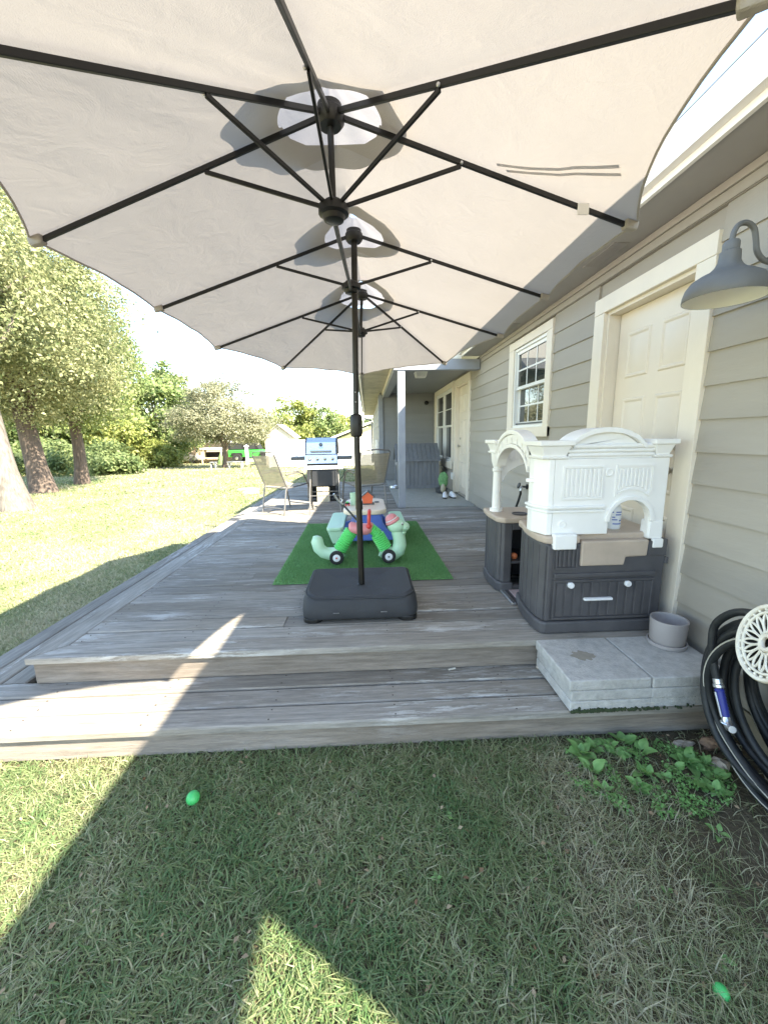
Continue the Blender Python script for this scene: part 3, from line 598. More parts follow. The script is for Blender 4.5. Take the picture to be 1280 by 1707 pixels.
def pip(m):
    P=[]
    for x,y in rr(-.352,.352,-.282,.282,.085,7):
        X,Yy=x/.35,y/.28; P.append((-.068+x,2.68+y,D+.158+.030*abs(X)**2-.012*(1-abs(X))*(Yy>.2)+.006*math.sin(7*X+5*Yy)-.014*max(0,-Yy)**2-.010))
    m.tube(P,.0045,6,closed=True)
part(m_blk,'piping',bs,pip,smooth=40)
for sx in (-1,1):
    for sy in (-1,1): MB().prism([(-.068+sx*a,2.68+sy*b) for a,b in rr(.24,.366,.17,.300,.05,4)],'z',D+.002,D+.030).build('foot',m_blk,bs,bevel=.004)
for sx in (-.17,.13): MB().box(-.068+sx,-.03+sx,2.3725,2.376,D+.068,D+.071).build('stitching',m_alu,bs)
MB().lathe([(.0215,0),(.032,.0),(.030,.012),(.0215,.014)],(-.060,2.66,D+.140),20).build('grommet',m_pole,bs,smooth=40)

# ---------------------------------------------------------------- play kitchen
kit=thing('play_kitchen','white and charcoal plastic play kitchen with arches beside the cream door','play kitchen',(1.33,2.6,D+.003))
z0=D+.003
left=[(1.03,2.150),(1.004,2.162),(.988,2.215),(.983,2.29),(.986,2.37),(.999,2.46),(1.02,2.54),(1.03,2.60)]
near=[(1.70,2.150)]+left+[(1.70,2.60)]
MB().prism(near,'z',z0+.075,.885).build('oven_cabinet',m_pld,kit,bevel=.008)
def off(P,d):
    c=Vector((1.33,2.38)); out=[]
    for x,y in P: v=Vector((x,y))-c; out.append((x+(d if x>1.33 else -d),y+(d if y>2.38 else -d)))
    return out
MB().prism(off(near,.014),'z',z0,z0+.074).build('plinth',m_pld,kit,bevel=.012)
cab=bpy.context.scene.objects['oven_cabinet']
for k in range(len(left)-1):   # ribs down the curved side
    a,b=Vector(left[k]),Vector(left[k+1])
    if k>0: MB().bar((a.x-.001,a.y,z0+.08),(a.x-.001,a.y,.87),.008,.010).build('side_rib',m_pld,cab,bevel=.003)
MB().bar((1.025,2.152,z0+.08),(1.025,2.152,.88),.03,.02).build('corner_rib',m_pld,cab,bevel=.006)
yf=2.150
def fr(m,a,b,c,d,t=.012,p=.010): 
    m.box(a,b,yf-p,yf+.004,c,c+t); m.box(a,b,yf-p,yf+.004,d-t,d); m.box(a,a+t,yf-p,yf+.004,c+t,d-t); m.box(b-t,b,yf-p,yf+.004,c+t,d-t)
part(m_pld,'vent_frame',cab,lambda m:fr(m,1.055,1.185,.735,.865),bevel=.003)
for k in range(4): MB().box(1.072+k*.026,1.088+k*.026,yf-.009,yf+.003,.749,.851).build('vent_slat',m_pld,cab,bevel=.004)
MB().box(1.05,1.645,yf-.014,yf+.003,.685,.712).build('towel_rail',m_pld,cab,bevel=.006)
part(m_pld,'door_frame',cab,lambda m:fr(m,1.05,1.645,z0+.085,.672,.014,.010),bevel=.003)
for k in range(11): MB().box(1.072+k*.052,1.115+k*.052,yf-.005,yf+.003,z0+.104,.652).build('door_slat',m_pld,cab,bevel=.004)
My=Matrix.Rotation(R(90),3,'X')
for kx in (1.152,1.488): MB().lathe([(.018,-.002),(.018,.018),(.015,.022),(0,.023)],(kx,yf,.640),20,My).build('knob',m_wht,kit,smooth=40)
MB().box(1.233,1.402,yf-.024,yf+.002,.545,.561).build('door_handle',m_wht,kit,bevel=.006)
MB().prism([(1.198,.752),(1.455,.752),(1.462,.80),(1.585,.803),(1.590,.900),(1.198,.900)],'y',yf-.012,yf+.065).build('backsplash',m_plt,kit,bevel=.010)
MB().prism([(1.592,.80),(1.705,.80),(1.705,.90),(1.592,.888)],'y',yf-.004,yf+.06).build('side_riser',m_pld,kit,bevel=.006)
MB().box(1.700,1.722,yf-.002,yf+.03,.75,.79).build('latch',m_pld,kit,bevel=.006)
cnt=[(1.190,2.138)]+[(x-.014,y-.008) for x,y in left[:-1]]+[(1.01,2.61),(1.71,2.61),(1.71,2.19),(1.190,2.19)]
MB().prism(cnt,'z',.8865,.932).build('counter_top',m_plt,kit,bevel=.012)
# far cabinet with open shelves
far=[(.985,2.800),(.952,2.845),(.945,3.02),(.965,3.20)]
MB().prism([(1.045,2.80)]+far+[(1.02,3.20),(1.02,2.86)],'z',z0+.075,.868).build('shelf_cabinet',m_pld,kit,bevel=.006)
sc=bpy.context.scene.objects['shelf_cabinet']
MB().box(1.0,1.70,3.16,3.20,z0+.0,.868).build('back_panel',m_pld,sc); MB().box(1.64,1.70,2.80,3.158,z0,.868).build('side_panel',m_pld,sc,bevel=.004)
MB().box(1.021,1.638,2.81,3.158,.555,.575).build('shelf',m_pld,sc,bevel=.004); MB().box(1.046,1.638,2.802,2.83,.815,.868).build('apron',m_pld,sc,bevel=.004); MB().box(1.046,1.638,2.802,2.83,z0,z0+.05).build('apron',m_pld,sc,bevel=.004)
MB().prism([(1.06,2.786)]+[(x-.013,y-.006) for x,y in far]+[(1.0,3.21),(1.06,3.21)],'z',z0,z0+.074).build('plinth',m_pld,kit,bevel=.012)
for x,y in ((.966,2.826),(.950,2.90),(.948,2.97),(.950,3.06),(.957,3.14)): MB().bar((x,y,z0+.08),(x,y,.86),.008,.010).build('side_rib',m_pld,sc,bevel=.003)
MB().prism([(1.06,2.772),(.975,2.772),(.930,2.835),(.925,3.03),(.945,3.215),(1.71,3.215),(1.71,2.772)],'z',.8695,.912).build('counter_top',m_plt,kit,bevel=.012)
MB().lathe([(.055,.0),(.06,.006),(.052,.008),(.046,.002),(0,.002)],(1.13,2.90,.913),20).build('burner_ring',m_pld,kit,smooth=40)
MB().box(1.0,1.64,2.604,2.798,z0,z0+.012).build('floor_tray',m_pld,kit); MB().bar((.985,2.55,z0+.009),(.985,2.83,z0+.009),.03,.018).build('door_sill',m_alu,kit,bevel=.004)
# white upper works: front wall with arch, chamfered corner, mouldings
A=arc(1.472,1.005,.118,.122,180,0,18)
MB().prism([(1.03,.934),(1.354,.934)]+A+[(1.590,.90),(1.675,.90),(1.675,1.362),(1.03,1.362)],'y',2.165,2.205).build('front_wall',m_plw,kit,bevel=.004)
fwl=bpy.context.scene.objects['front_wall']
MB().prism([(1.029,2.163),(.998,2.166),(.957,2.275),(.957,2.34),(1.029,2.34)],'z',.934,1.362).build('corner_pillar',m_plw,kit,bevel=.005)
cp=bpy.context.scene.objects['corner_pillar']
def archband(m,r0,r1,y0,y1): 
    P=arc(1.472,1.005,r1,r1*1.03,180,0,18)+arc(1.472,1.005,r0,r0*1.03,0,180,18); m.prism(P,'y',y0,y1)
part(m_plw,'arch_moulding',fwl,lambda m:archband(m,.1185,.142,2.150,2.166),bevel=.004)
def arcpan(m): 
    P=[(1.375,1.325),(1.375,1.175)]+arc(1.472,1.02,.150,.165,130,50,10)+[(1.590,1.175),(1.590,1.325)]
    n=len(P); c=(1.48,1.25); Q=[(c[0]+(x-c[0])*.90,c[1]+(z-c[1])*.86) for x,z in P]
    for i in range(n): 
        j=(i+1)%n; m.add([(P[i][0],2.158,P[i][1]),(P[j][0],2.158,P[j][1]),(Q[j][0],2.158,Q[j][1]),(Q[i][0],2.158,Q[i][1]),(P[i][0],2.166,P[i][1]),(P[j][0],2.166,P[j][1]),(Q[j][0],2.166,Q[j][1]),(Q[i][0],2.166,Q[i][1])],[(0,1,2,3),(0,4,5,1),(3,2,6,7)])
part(m_plw,'panel_frame',fwl,arcpan)
yf=2.165; part(m_plw,'panel_frame',fwl,lambda m:fr(m,1.075,1.305,1.135,1.325,.012,.007),bevel=.002)
for k in range(8): MB().box(1.093+k*.0252,1.111+k*.0252,2.157,2.167,1.152,1.308).build('flute',m_plw,fwl,bevel=.004)
for k in range(8): 
    xx=1.395+k*.0225; zb=1.03+math.sqrt(max(.001,.150**2-(xx-1.472)**2))*1.10+.012; MB().box(xx-.007,xx+.007,2.157,2.167,zb,1.305).build('flute',m_plw,fwl,bevel=.004)
for cx,cz in ((1.335,1.285),(1.088,.995)): MB().lathe([(.023,-.002),(.023,.006),(.017,.008),(.014,.004),(0,.004)],(cx,2.165,cz),20,My).build('rosette',m_plw,fwl,smooth=40)
for zz,p in ((1.062,.012),(1.085,.018)): 
    MB().prism([(1.325,2.166),(1.325,2.165-p),(1.0-p*.6,2.165-p),(.957-p,2.27),(.957-p,2.345),(.97,2.345),(.97,2.28),(1.01,2.175)],'z',zz,zz+.016).build('band_moulding',m_plw,fwl,bevel=.005)
MB().box(1.03,1.16,2.120,2.1645,.858,.945).build('mounting_tab',m_plw,kit,bevel=.008); MB().box(1.612,1.676,2.1415,2.166,.848,.902).build('mounting_tab',m_plw,kit,bevel=.008)
MB().prism([(1.588,.898),(1.678,.898),(1.675,1.005),(1.592,1.005)],'y',2.158,2.235).build('arch_pillar',m_plw,kit,bevel=.01)
MB().box(.935,.958,2.29,2.312,1.225,1.247).build('peg',m_plw,kit,bevel=.005); MB().bar((.925,2.30,1.236),(.985,2.26,1.236),.02,.022).build('peg',m_plw,kit,bevel=.005)
def cornice(m,x0,x1,y0,y1):
    for z,p in ((1.3625,.012),(1.372,.020),(1.384,.008),(1.44,.024),(1.442,.036),(1.466,.036)): pass
    prof=[(1.3625,.014),(1.376,.018),(1.378,.004),(1.434,.022),(1.436,.036),(1.462,.036)]
    m.loft([[(x0-p,y0-p,z),(x1+p,y0-p,z),(x1+p,y1+p,z),(x0-p,y1+p,z)] for z,p in prof])
part(m_plw,'cornice',kit,lambda m:cornice(m,.965,1.085,2.17,2.33),bevel=.004)
part(m_plw,'cornice',kit,lambda m:cornice(m,1.60,1.665,2.17,2.33),bevel=.004)
part(m_plw,'cornice',kit,lambda m:cornice(m,.965,1.03,2.97,3.13),bevel=.004)
for zz,r in ((1.381,.010),(1.404,.010),(1.428,.013)): MB().cyl((1.10,2.176,zz),(1.585,2.176,zz),r,n=10).build('roll_moulding',m_plw,kit,smooth=50)
MB().box(1.11,1.58,2.178,2.20,1.363,1.44).build('frieze',m_plw,kit)
def topArch(m,y0,y1):
    P=[(1.06,1.440)]+[(1.115,1.442)]+arc(1.316,1.395,.22,.135,158,22,16)+[(1.53,1.442),(1.60,1.440)]
    Q=[(x,z-.026) for x,z in P[1:-1]]
    m.prism(P[1:-1]+Q[::-1],'y',y0,y1)
part(m_plw,'top_arch',kit,lambda m:topArch(m,2.155,2.34),bevel=.004)
MB().prism([(1.13,1.43)]+arc(1.316,1.375,.205,.13,158,22,14)+[(1.50,1.43)],'y',2.185,2.20).build('arch_infill',m_plw,kit)
# arch over the side entrance and over the far wall
def sideArch(m,x0,x1,dz,th,ry=.30,n=18):
    O=[(2.345,1.405)]+arc(2.65,1.36+dz,ry,.17,170,10,n)+[(2.955,1.405)]; I=[(y,z-th) for y,z in O]; m.prism(O+I[::-1],'x',x0,x1)
part(m_plw,'entry_arch',kit,lambda m:sideArch(m,.945,1.03,0,.028),bevel=.004)
part(m_plw,'entry_arch',kit,lambda m:sideArch(m,.957,1.015,-.03,.060),bevel=.004)
part(m_plw,'entry_arch',kit,lambda m:sideArch(m,.950,1.02,-.092,.024,.285),bevel=.004)
for k in range(7):
    t=R(150-20*k); MB().bar((.953,2.65+.287*math.cos(t),1.325+.155*math.sin(t)),(.953,2.65+.272*math.cos(t),1.295+.135*math.sin(t)),.004,.006).build('arch_joint',m_plw,kit)
MB().loft([[(.998+r*math.cos(R(30*k)),3.05+r*math.sin(R(30*k)),z) for k in range(12)] for z,r in ((.913,.050),(.935,.050),(.938,.034),(1.22,.030),(1.225,.038),(1.245,.038),(1.25,.030),(1.30,.046),(1.362,.052))]).build('far_pillar',m_plw,kit,smooth=30)
MB().prism([(1.03,1.12)]+arc(1.36,1.12,.30,.17,172,8,14)+[(1.70,1.12),(1.70,1.44),(1.03,1.44)],'y',3.10,3.13).build('far_wall',m_plw,kit,bevel=.004)
for k in range(12): MB().box(1.06+k*.045,1.085+k*.045,3.093,3.102,1.31,1.37).build('flute',m_plw,kit)
MB().box(1.66,1.70,3.08,3.13,.913,1.12).build('far_pillar',m_plw,kit,bevel=.006)
MB().box(1.655,1.695,2.345,3.10,1.37,1.44).build('back_rail',m_plw,kit,bevel=.006)
tag(MB().prism([(1.03,2.62),(1.60,2.62),(1.60,2.79),(1.03,2.79)],'z',z0+.013,z0+.018).build('play_mat',mat('pink tile mat',(.50,.34,.35),.7,var=.25,scale=9,col2=(.62,.52,.50))),'pink patterned mat on the floor inside the play kitchen','mat')
tag(MB().ball((1.086,2.862,.5755+.025),.025,20,14).build('toy_ball',m_orgb,smooth=60),'small orange ball on the play kitchen shelf','ball')
# spray bottle and bent tube standing at the sink
m_bot=mat('translucent bottle plastic',(.72,.75,.78),.35,var=.04); m_prn=mat('blue print',(.10,.16,.45),.5)
sb=thing('spray_bottle','translucent spray bottle with blue print inside the kitchen arch','bottle',(1.475,2.31,.932))
MB().lathe([(.036,0),(.041,.006),(.041,.115),(.036,.135),(.018,.165),(.015,.178),(0,.178)],(1.475,2.31,.932),24).build('body',m_bot,sb,smooth=50)
MB().lathe([(.017,.1785),(.017,.205),(.012,.21),(.0,.21)],(1.475,2.31,.932),16).build('cap',m_blk,sb,smooth=40); MB().box(1.466,1.484,2.26,2.33,1.137,1.162).build('trigger_head',m_blk,sb,bevel=.005)
for zz,a,b in ((.10,-.010,.028),(.085,-.012,.026),(.07,-.030,-.014),(.055,-.030,.0),(.10,-.034,-.022),(.05,.010,.030),(.03,-.025,.028)):
    MB().add([(1.475+.0415*math.sin(t),2.31-.0415*math.cos(t),.932+zz+q) for q in (0,.007) for t in np.linspace(a/.041,b/.041,6)],[(i,i+1,i+7,i+6) for i in range(5)]).build('print_mark',m_prn,sb,fix=False)
tag(MB().tube([(1.262,2.30,.934),(1.264,2.30,.96),(1.272,2.295,.985),(1.287,2.285,.995),(1.302,2.275,.992)],.012,10).build('faucet',mat('pale blue plastic',(.40,.50,.55),.4),smooth=50),'pale blue bent plastic faucet at the play sink','faucet')

# ---------------------------------------------------------------- paver stack, pot, weeds, hose
for li,zz in enumerate((.1745,.2305,.2865)):
    for ci,x0 in enumerate((.945,1.353)):
        dx,dy=random.uniform(-.008,.004),random.uniform(-.008,.004); lv=('bottom','middle','top')[li]; sd=('at the open end' ,'against the house wall')[ci]
        p=MB().box(x0+dx,x0+dx+.402,1.688+dy,2.088+dy-.004,zz,zz+.0545).build('concrete_paver',m_conc,bevel=.007,seg=3)
        tag(p,'square grey concrete paver, %s of its stack %s of the step'%(lv,'on the open side' if ci==0 else 'on the house side'),'paver','pavers stacked as a side step')
m_stain=mat('tan stain',(.29,.26,.21),.95,var=.12,scale=30)
st=[(1.115+.058*math.cos(R(a*15))*(1+.22*math.sin(a*1.7)),1.90+.045*math.sin(R(a*15))*(1+.25*math.sin(a*2.3+1))) for a in range(24)]
tp=[o for o in bpy.data.objects if o.name.startswith('concrete_paver') and 'top of its stack on the open' in o.get('label','')][0]
MB().add([(x,y,.3415) for x,y in st],[tuple(range(24))]).build('damp_stain',m_stain,tp)
def moss(m):
    for k in range(260):
        x=min(1.7,.955+abs(random.gauss(.12,.22))); z=.174+abs(random.gauss(0,.006)); m.ball((x,1.682,z),random.uniform(.003,.008),6,4)
mo=part(mat('dark green moss',(.035,.05,.02),.95,var=.4,scale=40),'moss',None,moss,fix=False); mo['kind']='stuff'; tag(mo,'dark moss along the joints of the paver stack','moss')
pot=thing('plant_pot','empty taupe round plant pot with saucer on the pavers','pot',(1.635,1.985,.3415))
MB().lathe([(.086,0),(.094,.004),(.096,.022),(.090,.024),(.082,.012),(0,.012)],(1.635,1.985,.3415),36).build('saucer',m_pot,pot,smooth=40)
MB().lathe([(.0,.0125),(.078,.0125),(.084,.02),(.090,.145),(.0895,.150),(.084,.150),(.083,.14),(.078,.05),(0,.048)],(1.635,1.985,.3415),36).build('pot',m_pot,pot,smooth=40)

hose=thing('garden_hose','thick black garden hose coiled on a wall hanger beside the pavers','hose',(1.62,1.22,0))
HC=(1.225,.455); nl=18
for k in range(nl):
    r=.385-.017*(k%6)+random.uniform(-.01,.01); xx=1.735-.016*k+random.uniform(-.006,.006); cz=HC[1]+random.uniform(-.012,.014); cy=HC[0]+random.uniform(-.012,.012); ph=random.uniform(0,6); P=[]; 
    if k>nl-4: r+=.008
    for i in range(56):
        t=2*math.pi*i/56; sq=1-.045*max(0,math.sin(t))
        P.append((xx+.012*math.sin(t*2+ph)+.02*max(0,-math.sin(t))*(1 if k%2 else -.6),cy+(r+.006*math.sin(3*t+ph))*math.cos(t),max(.022,cz+(r*.98+.006*math.sin(4*t+ph))*math.sin(t)*sq)))
    l=MB().tube(P,.0155,10,closed=True).build('coil',m_rub,hose,smooth=60)
    if k in (0,6,12,17): 
        MB().tube([(p[0]-.0135,p[1]+.006*(1 if math.cos(2*math.pi*i/56)>0 else -1),p[2]+.004) for i,p in enumerate(P)],.0033,5,closed=True).build('stripe',m_hstr,l,smooth=60)
P=[(1.50,1.22,.80),(1.475,1.34,.81),(1.462,1.44,.785),(1.455,1.515,.70),(1.455,1.522,.61),(1.460,1.508,.53),(1.465,1.487,.462)]
MB().tube(spl(P,5),.0155,10).build('hose_end',m_rub,hose,smooth=60)
nz=thing('hose_nozzle','blue and silver hose nozzle hanging inside the black hose coil','nozzle',(1.465,1.46,.33))
d=Vector((.0,-.075,-.165)).normalized(); b0=Vector((1.465,1.485,.465)); Mz=Vector((0,0,1)).rotation_difference(d).to_matrix()
MB().lathe([(.013,0),(.017,.003),(.017,.022),(.020,.026),(.020,.036),(.014,.042)],b0,16,Mz).build('coupling',m_alu,nz,smooth=35)
MB().lathe([(.014,.042),(.0175,.046)]+[(.0175-.0022*(k%2),.050+k*.0065) for k in range(15)]+[(.015,.150)],b0,16,Mz).build('grip',m_blue,nz,smooth=60)
e=b0+d*.150; MB().tube([e,e+d*.02,e+Vector((-.005,-.03,-.03)),e+Vector((-.012,-.05,-.022))],[.015,.017,.016,.014],12).build('head',m_alu,nz,smooth=50)
MB().bar(b0+d*.05+Vector((-.019,.0,-.004)),e+Vector((-.020,-.004,0)),.007,.008).build('lever',m_alu,nz,bevel=.002); MB().tube([e+Vector((-.01+.013*math.cos(t),-.012+.013*math.sin(t),-.018)) for t in np.linspace(0,6.28,16)[:-1]],.004,6,closed=True).build('guard_ring',m_alu,nz,smooth=50)
hg=thing('hose_hanger','white cast iron fan shaped hose hanger with rust on its rim','hose hanger',(1.60,1.285,.62))
hc=Vector((1.405,1.255,.755)); U=Vector((.10,.99,0)).normalized(); Wv=Vector((.22,0,.97)).normalized()
def rg(m,r,tr,q=1.18,n=40): m.tube([hc+U*(r*math.cos(t))+Wv*(r*q*math.sin(t)) for t in np.linspace(0,2*math.pi,n+1)[:-1]],tr,6,closed=True)
part(m_iron,'rim',hg,lambda m:rg(m,.112,.010),smooth=60); part(m_iron,'inner_rim',hg,lambda m:rg(m,.094,.006),smooth=60); part(m_iron,'centre_ring',hg,lambda m:rg(m,.022,.010),smooth=60)
for k in range(18):
    t=2*math.pi*k/18; m=MB(); c=hc+U*(.060*math.cos(t))+Wv*(.060*1.18*math.sin(t)); rd=(U*math.cos(t)+Wv*1.18*math.sin(t)).normalized(); td=rd.cross(U.cross(Wv)).normalized()
    m.tube([c+rd*(.032*math.cos(s))+td*(.010*math.sin(s)) for s in np.linspace(0,6.283,15)[:-1]],.0042,5,closed=True); m.build('petal',m_iron,hg,smooth=60)
for k in range(26):
    t=2*math.pi*(k+.5)/26; MB().ball(hc+U*(.103*math.cos(t))+Wv*(.103*1.18*math.sin(t)),.0065,6,4).build('bead',m_iron,hg,smooth=60)
MB().bar((1.80,1.285,.60),(1.42,1.27,.75),.03,.02).build('bracket',m_blk,hg,bevel=.004); MB().bar((1.80,1.33,.42),(1.50,1.36,.62),.025,.02).build('brace',m_blk,hg,bevel=.004)
# ground pieces
def rock(c,r,mt,label):
    m=MB(); m.ball(c,r,9,6); m.v=[(x+random.uniform(-.2,.2)*r[0],y+random.uniform(-.2,.2)*r[1],max(.0,z+random.uniform(-.25,.25)*r[2])) for x,y,z in m.v]
    return tag(m.build('rock',mt,smooth=0,bevel=0),label,'rock','rocks by the hose')
m_rk=mat('pale limestone',(.45,.38,.30),.9,var=.2,scale=14,bump=.4,bscale=60); m_rkb=mat('brown sandstone',(.22,.14,.09),.9,var=.25,scale=14,bump=.4,bscale=60)
rock((1.625,1.62,.02),(.06,.035,.03),m_rkb,'brown rock between the paver stack and the hose'); rock((1.56,1.50,.015),(.045,.035,.022),m_rk,'pale flat rock beside the lower edge of the hose coil')
rock((1.70,1.60,.015),(.04,.03,.02),m_rk,'small pale rock tucked behind the hose coil by the pavers'); rock((1.70,1.18,.02),(.07,.05,.03),m_rk,'broad pale rock under the hose against the foundation'); rock((1.74,1.42,.03),(.05,.05,.04),m_rk,'upright pale rock against the foundation behind the nozzle'); rock((1.50,1.64,.01),(.06,.02,.012),m_rk,'thin pale rock slab in front of the paver stack')
tag(MB().bar((.435,2.075,.178),(.478,2.085,.181),.008,.006).build('twig',mat('pale twig',(.55,.52,.45),.9)),'short pale twig lying on the lower step','twig')
tag(MB().ball((.955,2.06,.182),(.016,.012,.010),8,5).build('pebble',m_rk,smooth=60),'tan pebble on the step beside the pavers','pebble')
for c,lb in (((-.759,1.452,.034),'green plastic ball half sunk in the grass near the step'),((.911,.777,.022),'green plastic ball lying in the dry grass away from the step')):
    b=MB().ball(c,.027 if c[0]<0 else .019,24,14).build('toy_ball',m_grb,smooth=60); tag(b,lb,'ball')
# fallen leaves and bits of straw on the close lawn
n=170; P=np.stack([rng.uniform(-1.9,1.7,n),rng.uniform(.5,1.70,n),rng.uniform(.018,.034,n)],1); N=rng.normal(0,.4,(n,3))+np.array([0,0,1]); nn=N/np.linalg.norm(N,axis=1,keepdims=True); T=np.cross(nn,rng.normal(0,1,(n,3))); T/=np.linalg.norm(T,axis=1,keepdims=True); B=np.cross(nn,T); sz=rng.uniform(.010,.026,n)[:,None]
V=np.stack([P-T*sz*.5,P+B*sz*.3+nn*sz*.12,P+T*sz*.5,P-B*sz*.3+nn*sz*.12],1).reshape(-1,3); o=mesh_np('fallen_leaves',V,np.arange(n*4).reshape(-1,4),leafmat('dry leaf',(.20,.11,.06),(.42,.32,.20),.2),np.repeat(rng.uniform(0,1,n),4)); o['kind']='stuff'; tag(o,'scattered dry leaf bits lying in the close lawn','leaves')
# broadleaf weeds
def leafmesh(L,W,curl):
    V=[];F=[];n=7
    for i in range(n):
        t=i/(n-1); w=W*math.sin(math.pi*min(1,t*.92+.06))**.8*(1-.25*t)*(.16 if t<.22 else 1); zz=L*(.45*t-curl*t*t)+.0
        for s in (-1,-.5,0,.5,1): V.append((s*w*(1+.06*math.sin(9*t*3.1)),L*t*(1-.12*t),zz+abs(s)*w*.22*(1 if t>.2 else .2)))
    for i in range(n-1):
        for k in range(4): a=i*5+k; F.append((a,a+1,a+6,a+5))
    me=bpy.data.meshes.new('leaf'); me.from_pydata(V,[],F); me.polygons.foreach_set('use_smooth',[True]*len(F)); at=me.attributes.new('tint','FLOAT','POINT'); at.data.foreach_set('value',[random.uniform(.2,.8) for _ in V]); me.materials.append(m_weed); return me
m_weed=leafmat('broad weed leaf',(.17,.36,.10),(.32,.52,.19),.35,.45)
LM=[leafmesh(.085,.022,.35),leafmesh(.062,.019,.15),leafmesh(.05,.013,.5),leafmesh(.075,.026,.25)]
def weed(x,y,sc,nl,label):
    t=thing('weed',label,'weed',(x,y,0),random.uniform(0,6),'broadleaf weeds by the pavers')
    for k in range(nl):
        o=bpy.data.objects.new('leaf',random.choice(LM)); COL.objects.link(o); o.parent=t; s=sc*random.uniform(.7,1.2); o.scale=(s,s,s); o.rotation_euler=(random.uniform(-.15,.7),random.uniform(-.3,.3),6.283*k/nl+random.uniform(-.4,.4)); o.location=(0,0,random.uniform(.004,.02))
    return t
WL='low broadleaf weed with bright green leaves in the grass by the pavers'
weed(1.06,1.63,.8,6,'broadleaf weed alone at the edge of the wooden step'); weed(1.38,1.40,1.15,9,'largest broadleaf weed with toothed leaves beside the hose coil')
weed(1.28,1.20,.75,4,'small broadleaf weed farthest out in the dry grass')
for i in range(24):
    a=random.uniform(0,6.28); q=math.sqrt(random.random()); weed(1.20+.30*q*math.cos(a),1.50+.20*q*math.sin(a),random.uniform(.6,1.2),random.randint(5,9),WL)
for x,y in ((.85,1.36),(.80,1.20),(.62,1.15),(.20,1.10),(.95,1.02),(.55,.86),(.30,1.32),(.98,.84)): weed(x,y,random.uniform(.3,.5),random.randint(3,5),'small green weed scattered in the lawn before the step')
n=6000; ang=rng.uniform(0,6.283,n); q=np.sqrt(rng.uniform(0,1,n)); cx=1.20+.36*q*np.cos(ang); cy=1.49+.23*q*np.sin(ang); k=snoise(cx,cy,14)>-.15; cx,cy=cx[k],cy[k]; n=len(cx)
def leafcloud(P,N,size,asp=.55):
    n=len(P); N=N/np.linalg.norm(N,axis=1,keepdims=True); a=rng.normal(0,1,(n,3)); T=np.cross(N,a); T/=np.linalg.norm(T,axis=1,keepdims=True)+1e-9; B=np.cross(N,T); s=size[:,None] if np.ndim(size) else size
    V=np.stack([P-T*s*.5,P+B*s*asp*.5+N*s*.08,P+T*s*.5,P-B*s*asp*.5+N*s*.08],1).reshape(-1,3); F=np.arange(n*4).reshape(-1,4); return V,F
P=np.stack([cx,cy,rng.uniform(.006,.035,n)],1); N=rng.normal(0,.45,(n,3))+np.array([0,0,1]); V,F=leafcloud(P,N,rng.uniform(.008,.016,n),.75)
o=mesh_np('clover',V,F,m_weed,np.repeat(rng.uniform(0,.8,n),4)); o['kind']='stuff'; tag(o,'dense green clover mat between the weeds by the pavers','clover')
# ---------------------------------------------------------------- fixtures on the house
lamp=thing('wall_lamp','grey gooseneck barn lamp with white enamel inside beside the cream door','lamp',(1.78,1.82,2.10))
lc=Vector((1.53,1.775,2.05)); LK=Matrix.Scale(.82,3)
MB().lathe([(.182,.0),(.184,.004),(.182,.030),(.173,.062),(.152,.092),(.118,.114),(.082,.130),(.060,.152),(.048,.175),(.045,.21),(.044,.222),(.036,.228),(.036,.262),(.030,.272),(0,.273)],lc,40,LK,cap=False).build('shade',m_lamp,lamp,smooth=40)
MB().lathe([(.181,.001),(.179,.030),(.170,.060),(.149,.089),(.115,.110),(.082,.120),(.05,.1215),(0,.1215)],lc,40,LK,cap=False).build('shade_lining',m_lampw,lamp,smooth=50)
MB().lathe([(0,.045),(.020,.05),(.030,.07),(.022,.10),(.015,.119)],lc,16,LK).build('bulb',m_lampw,lamp,smooth=60)
MB().tube(spl([lc+LK@Vector((0,0,.262)),lc+LK@Vector((.004,0,.31)),lc+LK@Vector((.03,.004,.348)),lc+LK@Vector((.075,.008,.358)),lc+LK@Vector((.118,.012,.335)),lc+LK@Vector((.14,.016,.285)),lc+LK@Vector((.155,.018,.235)),lc+LK@Vector((.19,.02,.198)),lc+LK@Vector((.24,.02,.18)),Vector((1.785,1.79,2.196))],5),.0105,12).build('gooseneck',m_lamp,lamp,smooth=60)
MB().lathe([(.05,0),(.05,.012),(.045,.026),(.016,.03),(0,.03)],(1.785,1.79,2.196),24,Matrix.Rotation(R(-90),3,'Y')).build('mounting_plate',m_lamp,lamp,smooth=40)
bib=thing('hose_tap','black outdoor tap on the lap siding above the play kitchen counter','tap',(1.79,4.40,.92))
MB().cyl((1.79,4.40,.92),(1.72,4.40,.92),.012).build('pipe',m_grey,bib,smooth=40); MB().tube([(1.73,4.40,.92),(1.715,4.40,.90),(1.712,4.40,.875)],.015,10).build('spout',m_alu,bib,smooth=40)
MB().lathe([(.032,0),(.036,.006),(.032,.012),(.008,.013),(0,.013)],(1.695,4.40,.935),16,Matrix.Rotation(R(-70),3,'Y')).build('handle',m_blk,bib,smooth=40); MB().lathe([(.03,0),(.03,.01),(.012,.014),(0,.014)],(1.787,4.40,.92),16,Matrix.Rotation(R(-90),3,'Y')).build('flange',m_blk,bib,smooth=40)
tag(MB().tube([(1.712,4.40,.885),(1.712,4.40,.84),(1.70,4.42,.76),(1.68,4.46,.64),(1.675,4.47,.50),(1.68,4.47,.36)],.013,10).build('supply_hose',m_rub,smooth=60),'short black hose hanging from the outdoor tap','hose')
pl=thing('porch_light','small square lantern light on the porch ceiling','light',(.97,7.30,2.52))
